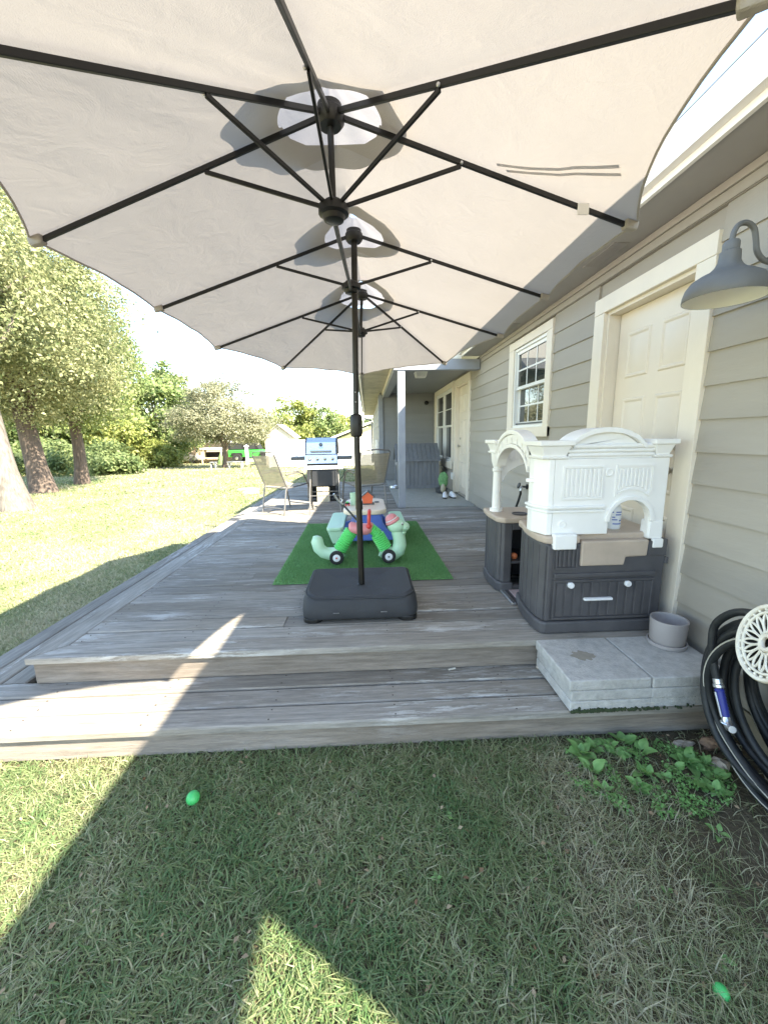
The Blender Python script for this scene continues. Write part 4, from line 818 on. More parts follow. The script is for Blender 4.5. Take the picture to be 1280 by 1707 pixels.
MB().box(.86,1.08,7.19,7.41,2.585,2.60).build('canopy_plate',m_white,pl,bevel=.004); MB().loft([[(.97+s*a,7.30+t*a,z) for s,t in ((-1,-1),(1,-1),(1,1),(-1,1))] for z,a in ((2.585,.095),(2.52,.075))]).build('glass_shade',mat('frosted glass',(.62,.63,.60),.3),pl)
for s,t in ((-1,-1),(1,-1),(1,1),(-1,1)): MB().bar((.97+s*.097,7.30+t*.097,2.585),(.97+s*.077,7.30+t*.077,2.515),.014,.014).build('frame_bar',m_white,pl)
part(m_white,'frame_ring',pl,lambda m:(m.box(.885,1.055,7.215,7.232,2.508,2.522),m.box(.885,1.055,7.368,7.385,2.508,2.522),m.box(.885,.902,7.233,7.367,2.508,2.522),m.box(1.038,1.055,7.233,7.367,2.508,2.522)))
cl=thing('security_camera','small black round camera on the porch back wall','camera',(1.58,10.82,2.36)); MB().lathe([(.05,0),(.05,.03),(0,.03)],(1.58,10.828,2.36),16,My).build('mount',m_blk,cl); MB().ball((1.58,10.75,2.35),.055,14,10).build('dome',m_blk,cl,smooth=60)
ol=thing('wall_outlet','white weatherproof outlet box under the porch window','outlet',(1.785,8.30,.66)); MB().box(1.74,1.787,8.235,8.345,.60,.74).build('cover',m_white,ol,bevel=.01); MB().box(1.732,1.741,8.26,8.32,.63,.71).build('lid',m_white,ol,bevel=.004)
mt=thing('meter_box','grey electric meter box on the far side wall','meter box',(.335,11.35,1.2)); MB().box(.24,.334,11.25,11.45,1.05,1.42).build('box',m_alu,mt,bevel=.01); MB().cyl((.285,11.35,.3),(.285,11.35,1.048),.02).build('conduit',m_alu,mt,smooth=40)

# ---------------------------------------------------------------- artificial turf, ride-on toy, children's table
m_turf=leafmat('artificial turf blade',(.12,.29,.095),(.25,.45,.19),.25,.5)
rug=thing('turf_rug','bright green artificial turf rug on the deck','rug',(-.07,4.2,D+.003),R(-.3))
RC=[(-.785,3.09),(.680,3.10),(.655,5.36),(-.825,5.33)]
MB().prism(RC,'z',D+.003,D+.010).build('backing',mat('turf backing green',(.10,.25,.08),.8,var=.35,scale=60),rug)
n=90000; u,v=rng.uniform(.003,.997,n),rng.uniform(0.002,.998,n); q=np.array(RC); P2=(q[0]*(1-u)[:,None]+q[1]*u[:,None])*(1-v)[:,None]+(q[3]*(1-u)[:,None]+q[2]*u[:,None])*v[:,None]
V,F,T=blades(P2[:,0],P2[:,1],rng.uniform(.012,.026,n),rng.uniform(.003,.006,n),np.abs(rng.normal(.5,.35,n)),np.clip(rng.normal(.45,.25,n)+.12*snoise(P2[:,0],P2[:,1],5),0,1),1); V[:,2]+=D+.009
I=np.array(tmat(rug).inverted()); V=V@I[:3,:3].T+I[:3,3]
tf=mesh_np('pile',V,F,m_turf,T); tf.parent=rug; tf['kind']='stuff'
ZR=D+.03
ro=thing('ride_on_toy','mint worm shaped ride-on toy with green bellows and red handle on the turf rug','ride-on toy',(-.06,3.6,ZR))
yc=3.6
MB().tube(spl([(-.472,yc,.612),(-.474,yc,.603),(-.480,yc,.56),(-.464,yc,.495),(-.425,yc,.455),(-.375,yc,.440),(-.315,yc,.440),(-.262,yc,.470)],1),[.018,.042,.056,.056,.056,.058,.060,.064],18).build('tail_foot',m_mint,ro,smooth=60)
def bell(m,a,b,r,n):
    a=Vector(a);b=Vector(b);P=[];rs=[]
    for k in range(2*n+1): P.append(a.lerp(b,k/(2*n))); rs.append(r if k%2 else r*.86)
    m.tube(P,rs,18)
part(m_gbel,'bellows',ro,lambda m:bell(m,(-.278,yc,.475),(-.160,yc,.655),.066,9),smooth=20)
part(m_gbel,'bellows',ro,lambda m:bell(m,(.150,yc,.475),(.075,yc,.615),.066,8),smooth=20); part(m_gbel,'bellows',ro,lambda m:bell(m,(.085,yc,.615),(.0,yc,.690),.050,6),smooth=20)
MB().loft([[(x+.0,yc+s*w,z+h*c) for s,c in ((0,1),(.7,.8),(1,.1),(.8,-.7),(0,-1),(-.8,-.7),(-1,.1),(-.7,.8))] for x,w,z,h in ((-.185,.04,.685,.03),(-.165,.075,.69,.05),(-.09,.085,.665,.055),(-.02,.08,.665,.055),(.02,.06,.68,.05),(.04,.03,.69,.03))]).build('saddle',m_pink,ro,smooth=60)
MB().tube([(.0,yc-.055,.70),(.002,yc-.062,.77),(.006,yc-.045,.82),(.008,yc,.838),(.006,yc+.045,.82),(.002,yc+.062,.77),(.0,yc+.055,.70)],.016,12).build('handle',m_red,ro,smooth=60); MB().ball((.0,yc-.058,.705),.026,12,8).build('handle_boss',m_red,ro,smooth=60)
MB().tube([(.118,yc,.462),(.165,yc,.430),(.225,yc,.425),(.265,yc,.455),(.283,yc,.51),(.278,yc,.57),(.262,yc,.63),(.255,yc,.66)],[.066,.064,.066,.068,.064,.058,.056,.052],16).build('front_foot',m_mint,ro,smooth=60)
MB().ball((.255,yc,.690),(.085,.075,.070),20,14).build('head',m_mint,ro,smooth=60); MB().ball((.325,yc,.680),(.050,.055,.044),16,12).build('snout',m_mint,ro,smooth=60); MB().ball((.312,yc,.628),(.032,.038,.018),14,8).build('jaw',m_mint,ro,smooth=60)
for s in (-1,1): MB().ball((.300,yc+s*.050,.712),(.014,.010,.018),10,8).build('eye_white',m_wht,ro,smooth=60); MB().ball((.304,yc+s*.057,.712),(.007,.006,.010),10,8).build('pupil',m_blk,ro,smooth=60)
MH=Matrix.Rotation(R(-28),3,'Y'); MB().lathe([(.066,-.012),(.070,.0),(.064,.012),(.058,.018)],(.218,yc,.735),20,MH).build('hat_brim',m_pink,ro,smooth=40); MB().lathe([(.060,.018),(.060,.026)],(.218,yc,.735),20,MH).build('hat_band',m_wht,ro,smooth=40); MB().lathe([(.058,.0262),(.050,.05),(.030,.066),(0,.072)],(.218,yc,.735),20,MH).build('hat_crown',m_pink,ro,smooth=60)
for wx in (-.297,.173):
    for sy in (-1,1):
        wy=yc+sy*.115; wo=MB().lathe([(.040,-.016),(.058,-.016),(.064,-.009),(.064,.009),(.058,.016),(.040,.016)],(wx,wy,ZR+.064),28,My).build('wheel',m_tyre,ro,smooth=40)
        MB().lathe([(0,-.014),(.041,-.013),(.042,0),(.041,.013),(.034,.016),(0,.017)],(wx,wy,ZR+.064),24,My).build('rim',m_wht,wo,smooth=40); MB().lathe([(.008,-.02),(.008,.02),(0,.022)],(wx,wy,ZR+.064),10,My).build('axle_cap',m_red if wx<0 else m_grey,wo)
        
    MB().cyl((wx,yc-.10,ZR+.064),(wx,yc+.10,ZR+.064),.008).build('axle',m_grey,ro)
gt=thing('toy_pole','grey toy push pole with forked handle leaning over the ride-on toy','toy',(-.10,3.84,.68)); MB().cyl((-.085,3.84,.665),(-.245,3.80,.868),.0095).build('shaft',m_grey,gt,smooth=40); MB().tube([(-.245,3.80,.868),(-.285,3.79,.905),(-.312,3.785,.945),(-.325,3.78,.975)],.0105,10).build('grip',m_alu,gt,smooth=50); MB().tube([(-.262,3.795,.885),(-.245,3.80,.912),(-.262,3.80,.925)],.008,8).build('fork',m_alu,gt,smooth=50); MB().ball((-.085,3.84,.665),(.03,.03,.035),12,8).build('hub',m_blk,gt,smooth=50)
kt=thing('kids_picnic_table','childrens picnic table with cream top, blue legs and mint seats','table',(-.04,4.7,ZR))
MB().prism(rr(-.272,.190,4.13,4.98,.13,7),'z',.690,.742).build('table_top',m_crm,kt,bevel=.014,seg=3)
def ablade(m,y0,y1): m.prism([(-.12,.689),(.125,.689),(.155,.58),(.215,.50),(.36,.455),(.375,.372),(.31,.372),(.25,.405),(-.20,.405),(-.25,.372),(-.335,.372),(-.325,.455),(-.20,.50),(-.15,.58)],'y',y0,y1)
part(m_tbl,'leg_frame',kt,lambda m:ablade(m,4.16,4.24),bevel=.012); part(m_tbl,'leg_frame',kt,lambda m:ablade(m,4.82,4.90),bevel=.012)
MB().box(-.20,.16,4.242,4.818,.44,.56).build('cross_panel',m_tbl,kt,bevel=.012)
for s,x0,x1 in ((-1,-.445,-.262),(1,.245,.405)):
    MB().prism(rr(x0,x1,4.08,4.96,.05,5),'z',.535,.575).build('seat',m_mint,kt,bevel=.012,seg=3)
    for yy in (4.10,4.90): MB().prism([(x0+.01,.534),(x1-.01,.534),(x1-.04,.40),(x0+.06,.40)],'y',yy,yy+.05).build('seat_bracket',m_mint if yy<4.5 else m_tbl,kt,bevel=.01)
bh=thing('toy_birdhouse','orange painted birdhouse on the childrens table','birdhouse',(-.01,4.55,.7425)); MB().prism([(-.060,.755),(.042,.755),(.056,.835),(-.006,.888),(-.072,.835)],'y',4.50,4.60).build('body',m_org,bh,bevel=.002); MB().box(-.075,.068,4.485,4.615,.743,.7545).build('base',m_grey,bh)
MB().bar((-.006,4.55,.8955),(.075,4.55,.826),.13,.010,(0,0,1)).build('roof_panel',m_grey,bh); MB().bar((-.007,4.55,.8925),(-.088,4.55,.824),.13,.010).build('roof_panel',m_grey,bh)
tag(MB().lathe([(.0,.0),(.036,.0),(.040,.14),(.036,.14),(.033,.01),(0,.01)],(-.165,4.50,.7430),18).build('cup',mat('mint cup',(.42,.62,.45),.4),smooth=40),'tall mint cup on the childrens table','cup')
mc=thing('toy_car','tiny dark toy car with red wheels on the childrens table','toy car',(-.225,4.46,.743)); MB().box(-.262,-.205,4.44,4.48,.755,.775).build('body',m_dark,mc,bevel=.004); MB().box(-.25,-.22,4.443,4.477,.776,.79).build('cabin',m_gbel,mc,bevel=.004)
for xx in (-.25,-.217): MB().lathe([(.011,-.022),(.011,.022)],(xx,4.46,.754),12,My).build('wheel',m_red,mc)
tag(MB().box(.075,.125,4.62,4.68,.7425,.752).build('toy_tray',m_grey,bevel=.002),'small grey flat toy on the childrens table','toy')

# ---------------------------------------------------------------- patio chairs, folding table, grill
ch=thing('patio_chair','tan sling patio chair standing in the sun by the lawn edge','chair',(-1.31,6.47,D+.002),R(-37),'sling patio chairs'); L_=dict(local=True)
fr_=m_frame
for s in (-1,1):
    MB().tube([(s*.25,-.30,0),(s*.25,-.235,.38),(s*.255,-.20,.43)],.0125,10).build('leg',fr_,ch,smooth=50,**L_); MB().tube([(s*.27,.30,0),(s*.27,.22,.42),(s*.27,.12,.60),(s*.272,.02,.635),(s*.272,-.24,.61)],.0125,10).build('leg',fr_,ch,smooth=50,**L_)
    MB().tube([(s*.252,.24,.44),(s*.25,-.22,.40)],.012,8).build('seat_rail',fr_,ch,smooth=50,**L_); MB().tube([(s*.25,-.21,.40),(s*.25,-.42,.92)],.012,8).build('back_post',fr_,ch,smooth=50,**L_)
    MB().box(s*.272-.02,s*.272+.02,-.24,.06,.648,.660).build('arm_rest',fr_,ch,bevel=.006,**L_)
MB().tube([(-.25,-.42,.92),(-.22,-.435,.955),(0,-.44,.97),(.22,-.435,.955),(.25,-.42,.92)],.012,8).build('top_rail',fr_,ch,smooth=50,**L_)
for p,q in (((-.25,-.285,.09),(.25,-.285,.09)),((-.27,.28,.09),(.27,.28,.09)),((-.25,-.2,.395),(.25,-.2,.395))): MB().cyl(p,q,.010,n=8).build('stretcher',fr_,ch,smooth=50,**L_)
def sling(m,pts):
    n=8; rings=[]
    for k in range(n+1):
        u=-1+2*k/n; rings.append([(u*.238,y,z-.018*(1-u*u)*sg) for y,z,sg in pts])
    m.loft(rings,closed=False)
part(m_slg,'back_sling',ch,lambda m:sling(m,[(-.225+.0-.195*t,.43+.48*t,.3) for t in np.linspace(0,1,8)]),smooth=60,**L_); part(m_slg,'seat_sling',ch,lambda m:sling(m,[(-.20+.43*t,.405+.035*t,1) for t in np.linspace(0,1,8)]),smooth=60,**L_)
c2=dup(ch,(-.06,6.52,D+.002),R(27),'tan sling patio chair standing in the shade beside the porch post')
tb=thing('folding_table','small folding table with pale wavy edged top and grey legs','table',(-.68,6.38,D+.002),R(4))
def wavy(m):
    P=[]
    for (a,b) in (((-.29,-.29),(.29,-.29)),((.29,-.29),(.29,.29)),((.29,.29),(-.29,.29)),((-.29,.29),(-.29,-.29))):
        n=26
        for k in range(n): t=k/n; nx,ny=(b[1]-a[1])/.58,-(b[0]-a[0])/.58; w_=.004*math.sin(k*math.pi); P.append((a[0]+(b[0]-a[0])*t+nx*.005*(k%2),a[1]+(b[1]-a[1])*t+ny*.005*(k%2)))
    m.prism(P,'z',.690,.706)
part(m_tab,'table_top',tb,wavy,**L_)
for s in (-1,1):
    MB().cyl((s*.24,-.32,0),(s*.21,-.14,.689),.011).build('leg',fr_,tb,smooth=40,**L_); MB().cyl((s*.24,.32,0),(s*.21,.14,.689),.011).build('leg',fr_,tb,smooth=40,**L_)
for yy,zz in ((-.245,.28),(.245,.28)): MB().cyl((-.228,yy,zz),(.228,yy,zz),.008).build('stretcher',fr_,tb,smooth=40,**L_)
gr=thing('gas_grill','stainless four knob gas grill on a black cart with side shelves','grill',(-.84,7.65,D+.002))
MB().prism([(7.40,1.20),(7.92,1.20),(7.92,1.40),(7.84,1.485),(7.62,1.50),(7.46,1.42)],'x',-1.115,-.565).build('lid',m_steel,gr,bevel=.012)
gl=bpy.context.scene.objects['lid']
for xx in (-1.127,-.565): MB().prism([(7.395,1.195),(7.93,1.195),(7.93,1.405),(7.845,1.495),(7.615,1.512),(7.45,1.428)],'x',xx,xx+.012).build('lid_cap',m_grey,gl)
MB().cyl((-1.03,7.372,1.262),(-.65,7.372,1.262),.013).build('lid_handle',m_brass,gl,smooth=40)
for xx in (-1.02,-.66): MB().cyl((xx,7.372,1.262),(xx,7.43,1.27),.009).build('handle_bracket',m_steel,gl)
nrm=Vector((0,-.92,.39)).normalized(); bc=Vector((-.84,7.437,1.375)); Mb=Vector((0,0,1)).rotation_difference(nrm).to_matrix()
MB().lathe([(.034,0),(.034,.006),(.026,.007),(.026,.004),(.0,.004)],bc,24,Mb).build('badge',m_grey,gl); MB().tube([bc+Mb@Vector((.05*math.cos(t),.05*math.sin(t)-.012,.003)) for t in np.linspace(R(215),R(325),10)],.0022,5).build('badge_lettering_arc',m_grey,gl); MB().bar(bc+Mb@Vector((-.014,-.006,.008)),bc+Mb@Vector((.014,.010,.008)),.005,.003).build('badge_mark',m_steel,gl)
MB().prism([(7.36,1.035),(7.60,1.035),(7.60,1.195),(7.40,1.195)],'x',-1.135,-.545).build('control_panel',m_steel,gr,bevel=.006); cpn=bpy.context.scene.objects['control_panel']
for k in range(4): MB().lathe([(.030,0),(.030,.006),(.020,.01),(.019,.03),(.014,.034),(0,.034)],(-1.045+k*.137,7.377,1.118),18,My).build('knob',m_brass,cpn,smooth=40)
MB().box(-1.11,-.57,7.42,7.90,.90,1.034).build('firebox',m_gchar,gr,bevel=.006)
for xx in (-1.115,-.597): MB().box(xx,xx+.032,7.40,7.90,.40,.899).build('cart_side',m_gchar,gr,bevel=.003)
MB().box(-1.082,-.598,7.86,7.89,.40,.899).build('cart_back',m_gchar,gr); MB().box(-1.082,-.598,7.41,7.43,.62,.899).build('cart_front',m_gchar,gr); MB().box(-1.11,-.565,7.37,7.91,.36,.40).build('cart_base',m_gchar,gr,bevel=.006)
for xx in (-1.09,-.59):
    for yy in (7.42,7.86): MB().lathe([(.022,-.012),(.022,.012)],(xx,yy,.364),14,Matrix.Rotation(R(90),3,'Y')).build('caster',m_blk,gr)
for a,b in ((-1.40,-1.138),(-.542,-.29)): MB().box(a,b,7.42,7.86,1.10,1.16).build('side_shelf',m_grey,gr,bevel=.006)
MB().tube([(-.54,7.60,1.0),(-.48,7.56,.98),(-.43,7.55,.90),(-.45,7.56,.80),(-.54,7.62,.70)],.007,6).build('gas_line',m_blk,gr,smooth=50)
wb=thing('wooden_box','small weathered wooden box beneath the grill cart','box',(-.82,7.30,D+.002))
for k in range(4): MB().box(-.93+k*.058,-.876+k*.058,7.27,7.285,D+.004,.62).build('slat',m_osoffit,wb,bevel=.002)
MB().box(-.928,-.70,7.286,7.36,D+.004,.60).build('box_body',m_osoffit,wb)

# ---------------------------------------------------------------- porch things
dg=thing('dog_house','blue grey plank dog house with pitched roof on the porch','dog house',(1.13,9.32,D+.003)); zb=D+.003
for k in range(10): MB().box(.668+k*.0935,.668+k*.0935+.0895,8.93,8.95,zb+.02,.985).build('plank',m_dog,dg,bevel=.003)
MB().box(.66,1.61,8.922,8.930,zb,zb+.07).build('skirt',m_dog,dg,bevel=.002)
MB().box(1.58,1.60,8.951,9.69,zb,.98).build('back_wall',m_dog,dg); MB().box(.67,1.60,9.69,9.71,zb,.98).build('side_wall',m_dog,dg)
gp=[(8.951,zb),(9.13,zb)]+[(9.13,.70)]+arc(9.32,.70,.19,.16,180,0,10)[1:-1]+[(9.51,.70),(9.51,zb),(9.69,zb),(9.69,.98),(9.32,1.285),(8.951,.98)]
MB().prism(gp,'x',.668,.690).build('front_wall',m_dog,dg); MB().prism([(8.951,zb),(9.689,zb),(9.689,.9),(8.951,.9)],'x',1.2,1.21).build('shade_panel',m_dark,dg)  # near-black sheet paints the shade seen through the dog house doorway
MB().prism([(8.95,.981),(9.69,.981),(9.32,1.285)],'x',1.56,1.58).build('gable',m_dog,dg)
def rp(y0,z0,y1,z1):
    for k in range(10): 
        a=.628+k*.100; v=[(a,y0,z0),(a+.096,y0,z0),(a+.096,y1,z1),(a,y1,z1)]; MB().add(v+[(x,y,z+.022) for x,y,z in v],[(0,3,2,1),(4,5,6,7),(0,1,5,4),(1,2,6,5),(2,3,7,6),(3,0,4,7)]).build('roof_plank',m_dog,dg,bevel=.003)
rp(8.86,.945,9.32,1.315); rp(9.78,.945,9.322,1.315)
dbw=tag(MB().lathe([(.085,0),(.11,.01),(.098,.06),(.105,.065),(.09,.06),(.075,.02),(0,.018)],(.60,9.05,D+.004),24).build('dog_bowl',m_alu,smooth=40),'round metal dog bowl at the corner of the dog house','bowl')
ps=thing('plush_toy','green leafy plush toy sitting in a dark pot by the porch door','plush toy',(1.50,8.05,D+.003)); MB().lathe([(.09,0),(.12,.02),(.13,.10),(.11,.11),(0,.10)],(1.50,8.10,D+.003),18).build('pot',m_grey,ps,smooth=40)
mp_=MB(); mp_.ball((1.52,8.0,.62),(.10,.09,.16),16,10); mp_.v=[(x+random.uniform(-.012,.012),y+random.uniform(-.012,.012),z+random.uniform(-.014,.014)) for x,y,z in mp_.v]; mp_.build('body',mat('faded green plush',(.16,.34,.14),.9,var=.3,scale=40,bump=.5,bscale=90),ps,smooth=60); MB().ball((1.50,7.92,.46),(.05,.05,.09),12,8).build('foot',m_osoffit,ps,smooth=60)
def shoe(x,lab,rz):
    t=thing('shoe',lab,'shoe',(x,7.46,D+.003),rz,'pair of shoes by the porch door'); b=MB(); rings=[]
    for yy,w,h in ((-.13,.030,.05),(-.11,.040,.085),(-.05,.042,.09),(.02,.043,.065),(.08,.046,.05),(.125,.035,.035),(.14,.015,.028)): rings.append([(w*c,yy,.022+h*max(0,s)) for c,s in ((1,0),(.95,.5),(.6,.92),(0,1),(-.6,.92),(-.95,.5),(-1,0))])
    b.loft(rings).build('upper',m_wht,t,smooth=60,local=True); MB().prism([(x_*.048*(1-.25*abs(y_/.15)),y_) for x_,y_ in ((1,-.13),(1,0),(1,.10),(.5,.15),(-.5,.15),(-1,.10),(-1,0),(-1,-.13))],'z',0,.024).build('sole',m_blk,t,bevel=.004,local=True); MB().lathe([(.022,0),(.030,.006),(.022,.010)],(0,-.085,.096),14).build('collar',m_grey,t,smooth=50,local=True); return t
shoe(1.45,'white shoe beside the plush toy',R(170)); shoe(1.60,'white shoe against the porch door sill',R(185))
# ---------------------------------------------------------------- trees and what stands beyond the lawn
def tree(name,label,x,y,h,trunk,blobs,nl,ls,lm,bark=None,lean=(0,0),limbs=6,seed=1,group=None,clump=.35,tr=.2,low=0):
    g=np.random.default_rng(seed); rnd=random.Random(seed); zb=float(gz(y)); t=thing(name,label,'tree',(x,y,zb),0,group); bark=bark or m_barkd
    m=MB(); P=[];rs=[]; n=9
    for k in range(n):
        q=k/(n-1); P.append((x+lean[0]*q*trunk+.03*math.sin(5*q+seed),y+lean[1]*q*trunk+.03*math.cos(4*q+seed),zb-.05+q*trunk)); rs.append(tr*(1.28 if k==0 else 1.08 if k==1 else 1-.35*q))
    m.tube(P,rs,14); m.build('trunk',bark,t,smooth=60)
    top=Vector(P[-1])
    for k in range(limbs):
        b=rnd.choice(blobs); e=Vector((x+b[0]*rnd.uniform(.6,1.0),y+b[1]*rnd.uniform(.6,1),zb+b[2]+b[5]*rnd.uniform(-.2,.5))); s=Vector(P[rnd.randint(n-4,n-1)]); md=s.lerp(e,.5)+Vector((rnd.uniform(-.3,.3),rnd.uniform(-.3,.3),.25*(e-s).length*.5))
        MB().tube([s,s.lerp(md,.5)+Vector((0,0,.05)),md,md.lerp(e,.6),e],[tr*.42,tr*.30,tr*.2,tr*.11,tr*.04],8).build('limb',bark,t,smooth=60)
    vol=np.array([b[3]*b[4]*b[5] for b in blobs])**.8; vol/=vol.sum(); PP=[];NN_=[]
    for b,w_ in zip(blobs,vol):
        k=int(nl*w_); nc=max(8,int(k/130)); u=g.normal(0,1,(nc,3)); u/=np.linalg.norm(u,axis=1,keepdims=True); rad=g.uniform(.25,1,nc)**.45
        c=u*rad[:,None]*np.array(b[3:6]); idx=g.integers(0,nc,k); o=g.normal(0,1,(k,3))*clump*np.array([1,1,.6])*g.uniform(.5,1.2,nc)[idx][:,None]
        p=c[idx]+o; p[:,2]-=.25*np.hypot(o[:,0],o[:,1]); nn=c[idx]/np.array(b[3:6])+g.normal(0,.65,(k,3))+np.array([0,0,.5]); p=p+np.array([x+b[0],y+b[1],zb+b[2]]); PP.append(p); NN_.append(nn)
    P_=np.concatenate(PP); N_=np.concatenate(NN_); k=P_[:,2]>zb+low; P_,N_=P_[k],N_[k]; n=len(P_); V,F=leafcloud(P_,N_,ls*g.uniform(.6,1.3,n),.6); V-=np.array([x,y,zb])
    tint=np.clip(g.normal(.5,.22,n)+.18*snoise(P_[:,0]+P_[:,2],P_[:,1]-P_[:,2],1.1),0,1)
    cr=mesh_np('crown',V,F,lm,np.repeat(tint,4)); cr.parent=t; return t
m_lf1=leafmat('pale green leaves',(.10,.14,.05),(.47,.46,.25),.45); m_lf2=leafmat('green leaves',(.08,.14,.04),(.33,.38,.15),.45); m_lf3=leafmat('russet green leaves',(.13,.15,.08),(.43,.41,.27),.45); m_lf4=leafmat('yellow green leaves',(.18,.24,.06),(.46,.46,.16),.48); m_lf5=leafmat('dark undergrowth leaves',(.09,.14,.05),(.28,.33,.14),.45)
tree('shade_tree','big leaning pale barked tree closest to the deck on the lawn',-7.95,9.3,9,3.6,[(-.9,.5,3.7,1.8,1.5,1.3),(-1.2,-.2,5.2,2.6,2.2,2.2),(.4,1.6,4.6,1.6,1.6,1.6),(-2.2,1.8,5.8,2.6,2.4,2.4)],46000,.095,m_lf1,m_bark,lean=(-.15,.03),seed=3,clump=.34,limbs=14,tr=.27,low=2.05)
tree('shade_tree','thick reddish brown trunked tree behind the leaning tree',-10.1,12.9,10,3.4,[(.1,-.2,3.9,2.0,1.8,1.8),(1.2,.6,4.2,1.3,1.5,1.7),(-.8,0,7.4,2.6,2.4,2.3),(.9,.9,5.9,1.4,1.5,1.3),(-2.6,0,4.3,2.2,2,2)],72000,.095,m_lf1,m_barkd,lean=(-.16,.03),seed=4,clump=.34,tr=.30,limbs=14,low=1.55)
tree('shade_tree','dark upright trunked tree farther along the lawn edge',-11.0,15.9,9,3.0,[(.2,-.1,3.5,1.7,1.8,1.4),(1.1,.6,4.1,1.0,1.3,1.6),(-.3,0,6.0,2.2,2.2,1.9),(-2.5,.5,4.3,2.2,2,2),(.9,1.2,5.4,1.1,1.3,1.0)],60000,.105,m_lf2,m_barkd,seed=5,clump=.36,tr=.23,limbs=14,low=1.4)
k=0
for (x,y,h,r,lm,lab) in ((-22.5,27,7.5,3.6,m_lf2,'tall dense green tree at the back behind the two dark trunks'),(-18.6,29,7.2,3.2,m_lf4,'yellow green tree in the wood edge beside the dark trunk'),(-15.6,31,7.8,3.0,m_lf2,'tall mid green tree in the wood edge above the dry bank'),(-26,30,8.5,4,m_lf2,'broad green tree deepest in the wood behind the leaning tree'),(-17.2,37,8.5,3.4,m_lf1,'tall pale green tree rising behind the wood edge')):
    tree('woodland_tree',lab,x,y,h,h*.45,[(0,0,h*.55,r,r*.9,h*.36),(-r*.5,-.5,h*.32,r*.7,r*.7,h*.24),(r*.5,-.3,h*.36,r*.7,r*.7,h*.26),(0,0,h*.82,r*.6,r*.6,h*.18)],15000,.26,lm,seed=20+k,clump=.5,tr=.2,group='trees of the wood edge',low=.5); k+=1
for (x,y,r,h,lm,lab) in ((-14.6,22.0,2.6,1.7,m_lf5,'dark shrub thicket behind the dark trunk'),(-17.5,24.5,3.0,2.0,m_lf5,'dark shrub mass at the foot of the tall dense tree'),(-14.2,28.5,1.2,1.8,m_lf4,'bright yellow green bush by the red shrub'),(-18.2,36,1.9,2.6,m_lf4,'yellow green bush at the end of the tan shed'),(-20.5,21.5,3.2,1.9,m_lf5,'shadowy shrubs beneath the leaning tree'),(-18.0,33,2.2,2.9,m_lf2,'green bush at the end of the wood edge')):
    tree('shrub',lab,x,y,h,h*.4,[(0,0,h*.45,r,r*.7,h*.5),(-r*.4,.2,h*.6,r*.6,r*.5,h*.45),(r*.45,-.1,h*.5,r*.6,r*.5,h*.4)],7000,.20,lm,seed=40+k,clump=.3,tr=.07,limbs=4,low=.05); k+=1
tree('ornamental_tree','round russet tinged tree standing alone with a bench at its foot',-9.25,26.6,5.7,1.6,[(0,0,3.1,2.9,2.6,1.5),(-1.5,0,2.9,1.8,1.8,1.2),(1.6,0,2.8,1.9,1.8,1.15),(.1,0,4.6,1.8,1.8,1.0),(-1.0,0,4.8,1.0,1.0,.9)],36000,.12,m_lf3,m_barkd,seed=61,clump=.33,tr=.16,limbs=10,low=1.35)
for (x,y,h,r,lm,lab) in ((-9.2,48,7.6,3.2,m_lf4,'yellow green tree behind the small shed'),(-6.0,50,7.0,2.8,m_lf2,'green tree rising behind the grill'),(-3.8,54,6.2,3.0,m_lf4,'yellow tinged tree beside the grey neighbouring roof'),(-12.8,52,6.8,3.2,m_lf4,'pale tree peeping over the russet tree'),(3.2,70,8,3.5,m_lf2,'distant tree over the neighbouring roof')):
    tree('garden_tree',lab,x,y,h,h*.4,[(0,0,h*.55,r,r*.9,h*.38),(-r*.5,0,h*.42,r*.7,r*.7,h*.28),(r*.5,0,h*.45,r*.7,r*.7,h*.28)],9000,.32,lm,seed=70+k,clump=.5,tr=.2,group='trees beyond the fence',low=.6); k+=1
tree('shrub','small red leaved shrub at the wood edge',-19.3,41,1.2,.4,[(0,0,.6,.9,.7,.5)],900,.2,leafmat('red leaves',(.35,.06,.05),(.5,.12,.1)),seed=90,clump=.25,tr=.04,limbs=3)

def gzv(y): return float(gz(y))
m_vin=mat('white vinyl fence',(.80,.79,.76),.4,var=.02); fy=25.3; fz=gzv(fy)
fn=thing('vinyl_fence','white vinyl privacy fence across the end of the lawn','fence',(-4.0,fy,fz))
for i,x in enumerate((-6.05,-4.30,-2.55,-.8,.95)): MB().box(x-.065,x+.065,fy-.065,fy+.065,fz,fz+1.72).build('post',m_vin,fn,bevel=.01); MB().loft([[(x+s*a,fy+t*a,z) for s,t in ((-1,-1),(1,-1),(1,1),(-1,1))] for z,a in ((fz+1.721,.075),(fz+1.75,.075),(fz+1.79,.02))]).build('post_cap',m_vin,fn)
for i in range(4):
    x=-6.05+1.75*i
    for k in range(10): MB().box(x+.07+k*.161,x+.07+k*.161+.158,fy-.02,fy+.02,fz+.06,fz+1.62).build('fence_board',m_vin,fn)
    MB().box(x+.066,x+1.684,fy-.03,fy+.03,fz+1.622,fz+1.70).build('top_rail',m_vin,fn)
sx,sy=-6.1,28.5; sz=gzv(sy); m_shed=mat('cream shed siding',(.66,.60,.50),.6,var=.05)
sh=thing('garden_shed','small cream gabled shed beside the white fence','shed',(sx,sy,sz)); MB().prism([(sx-.95,sz),(sx+.95,sz),(sx+.95,sz+2.0),(sx,sz+2.75),(sx-.95,sz+2.0)],'y',sy,sy+2.4).build('walls',m_shed,sh)
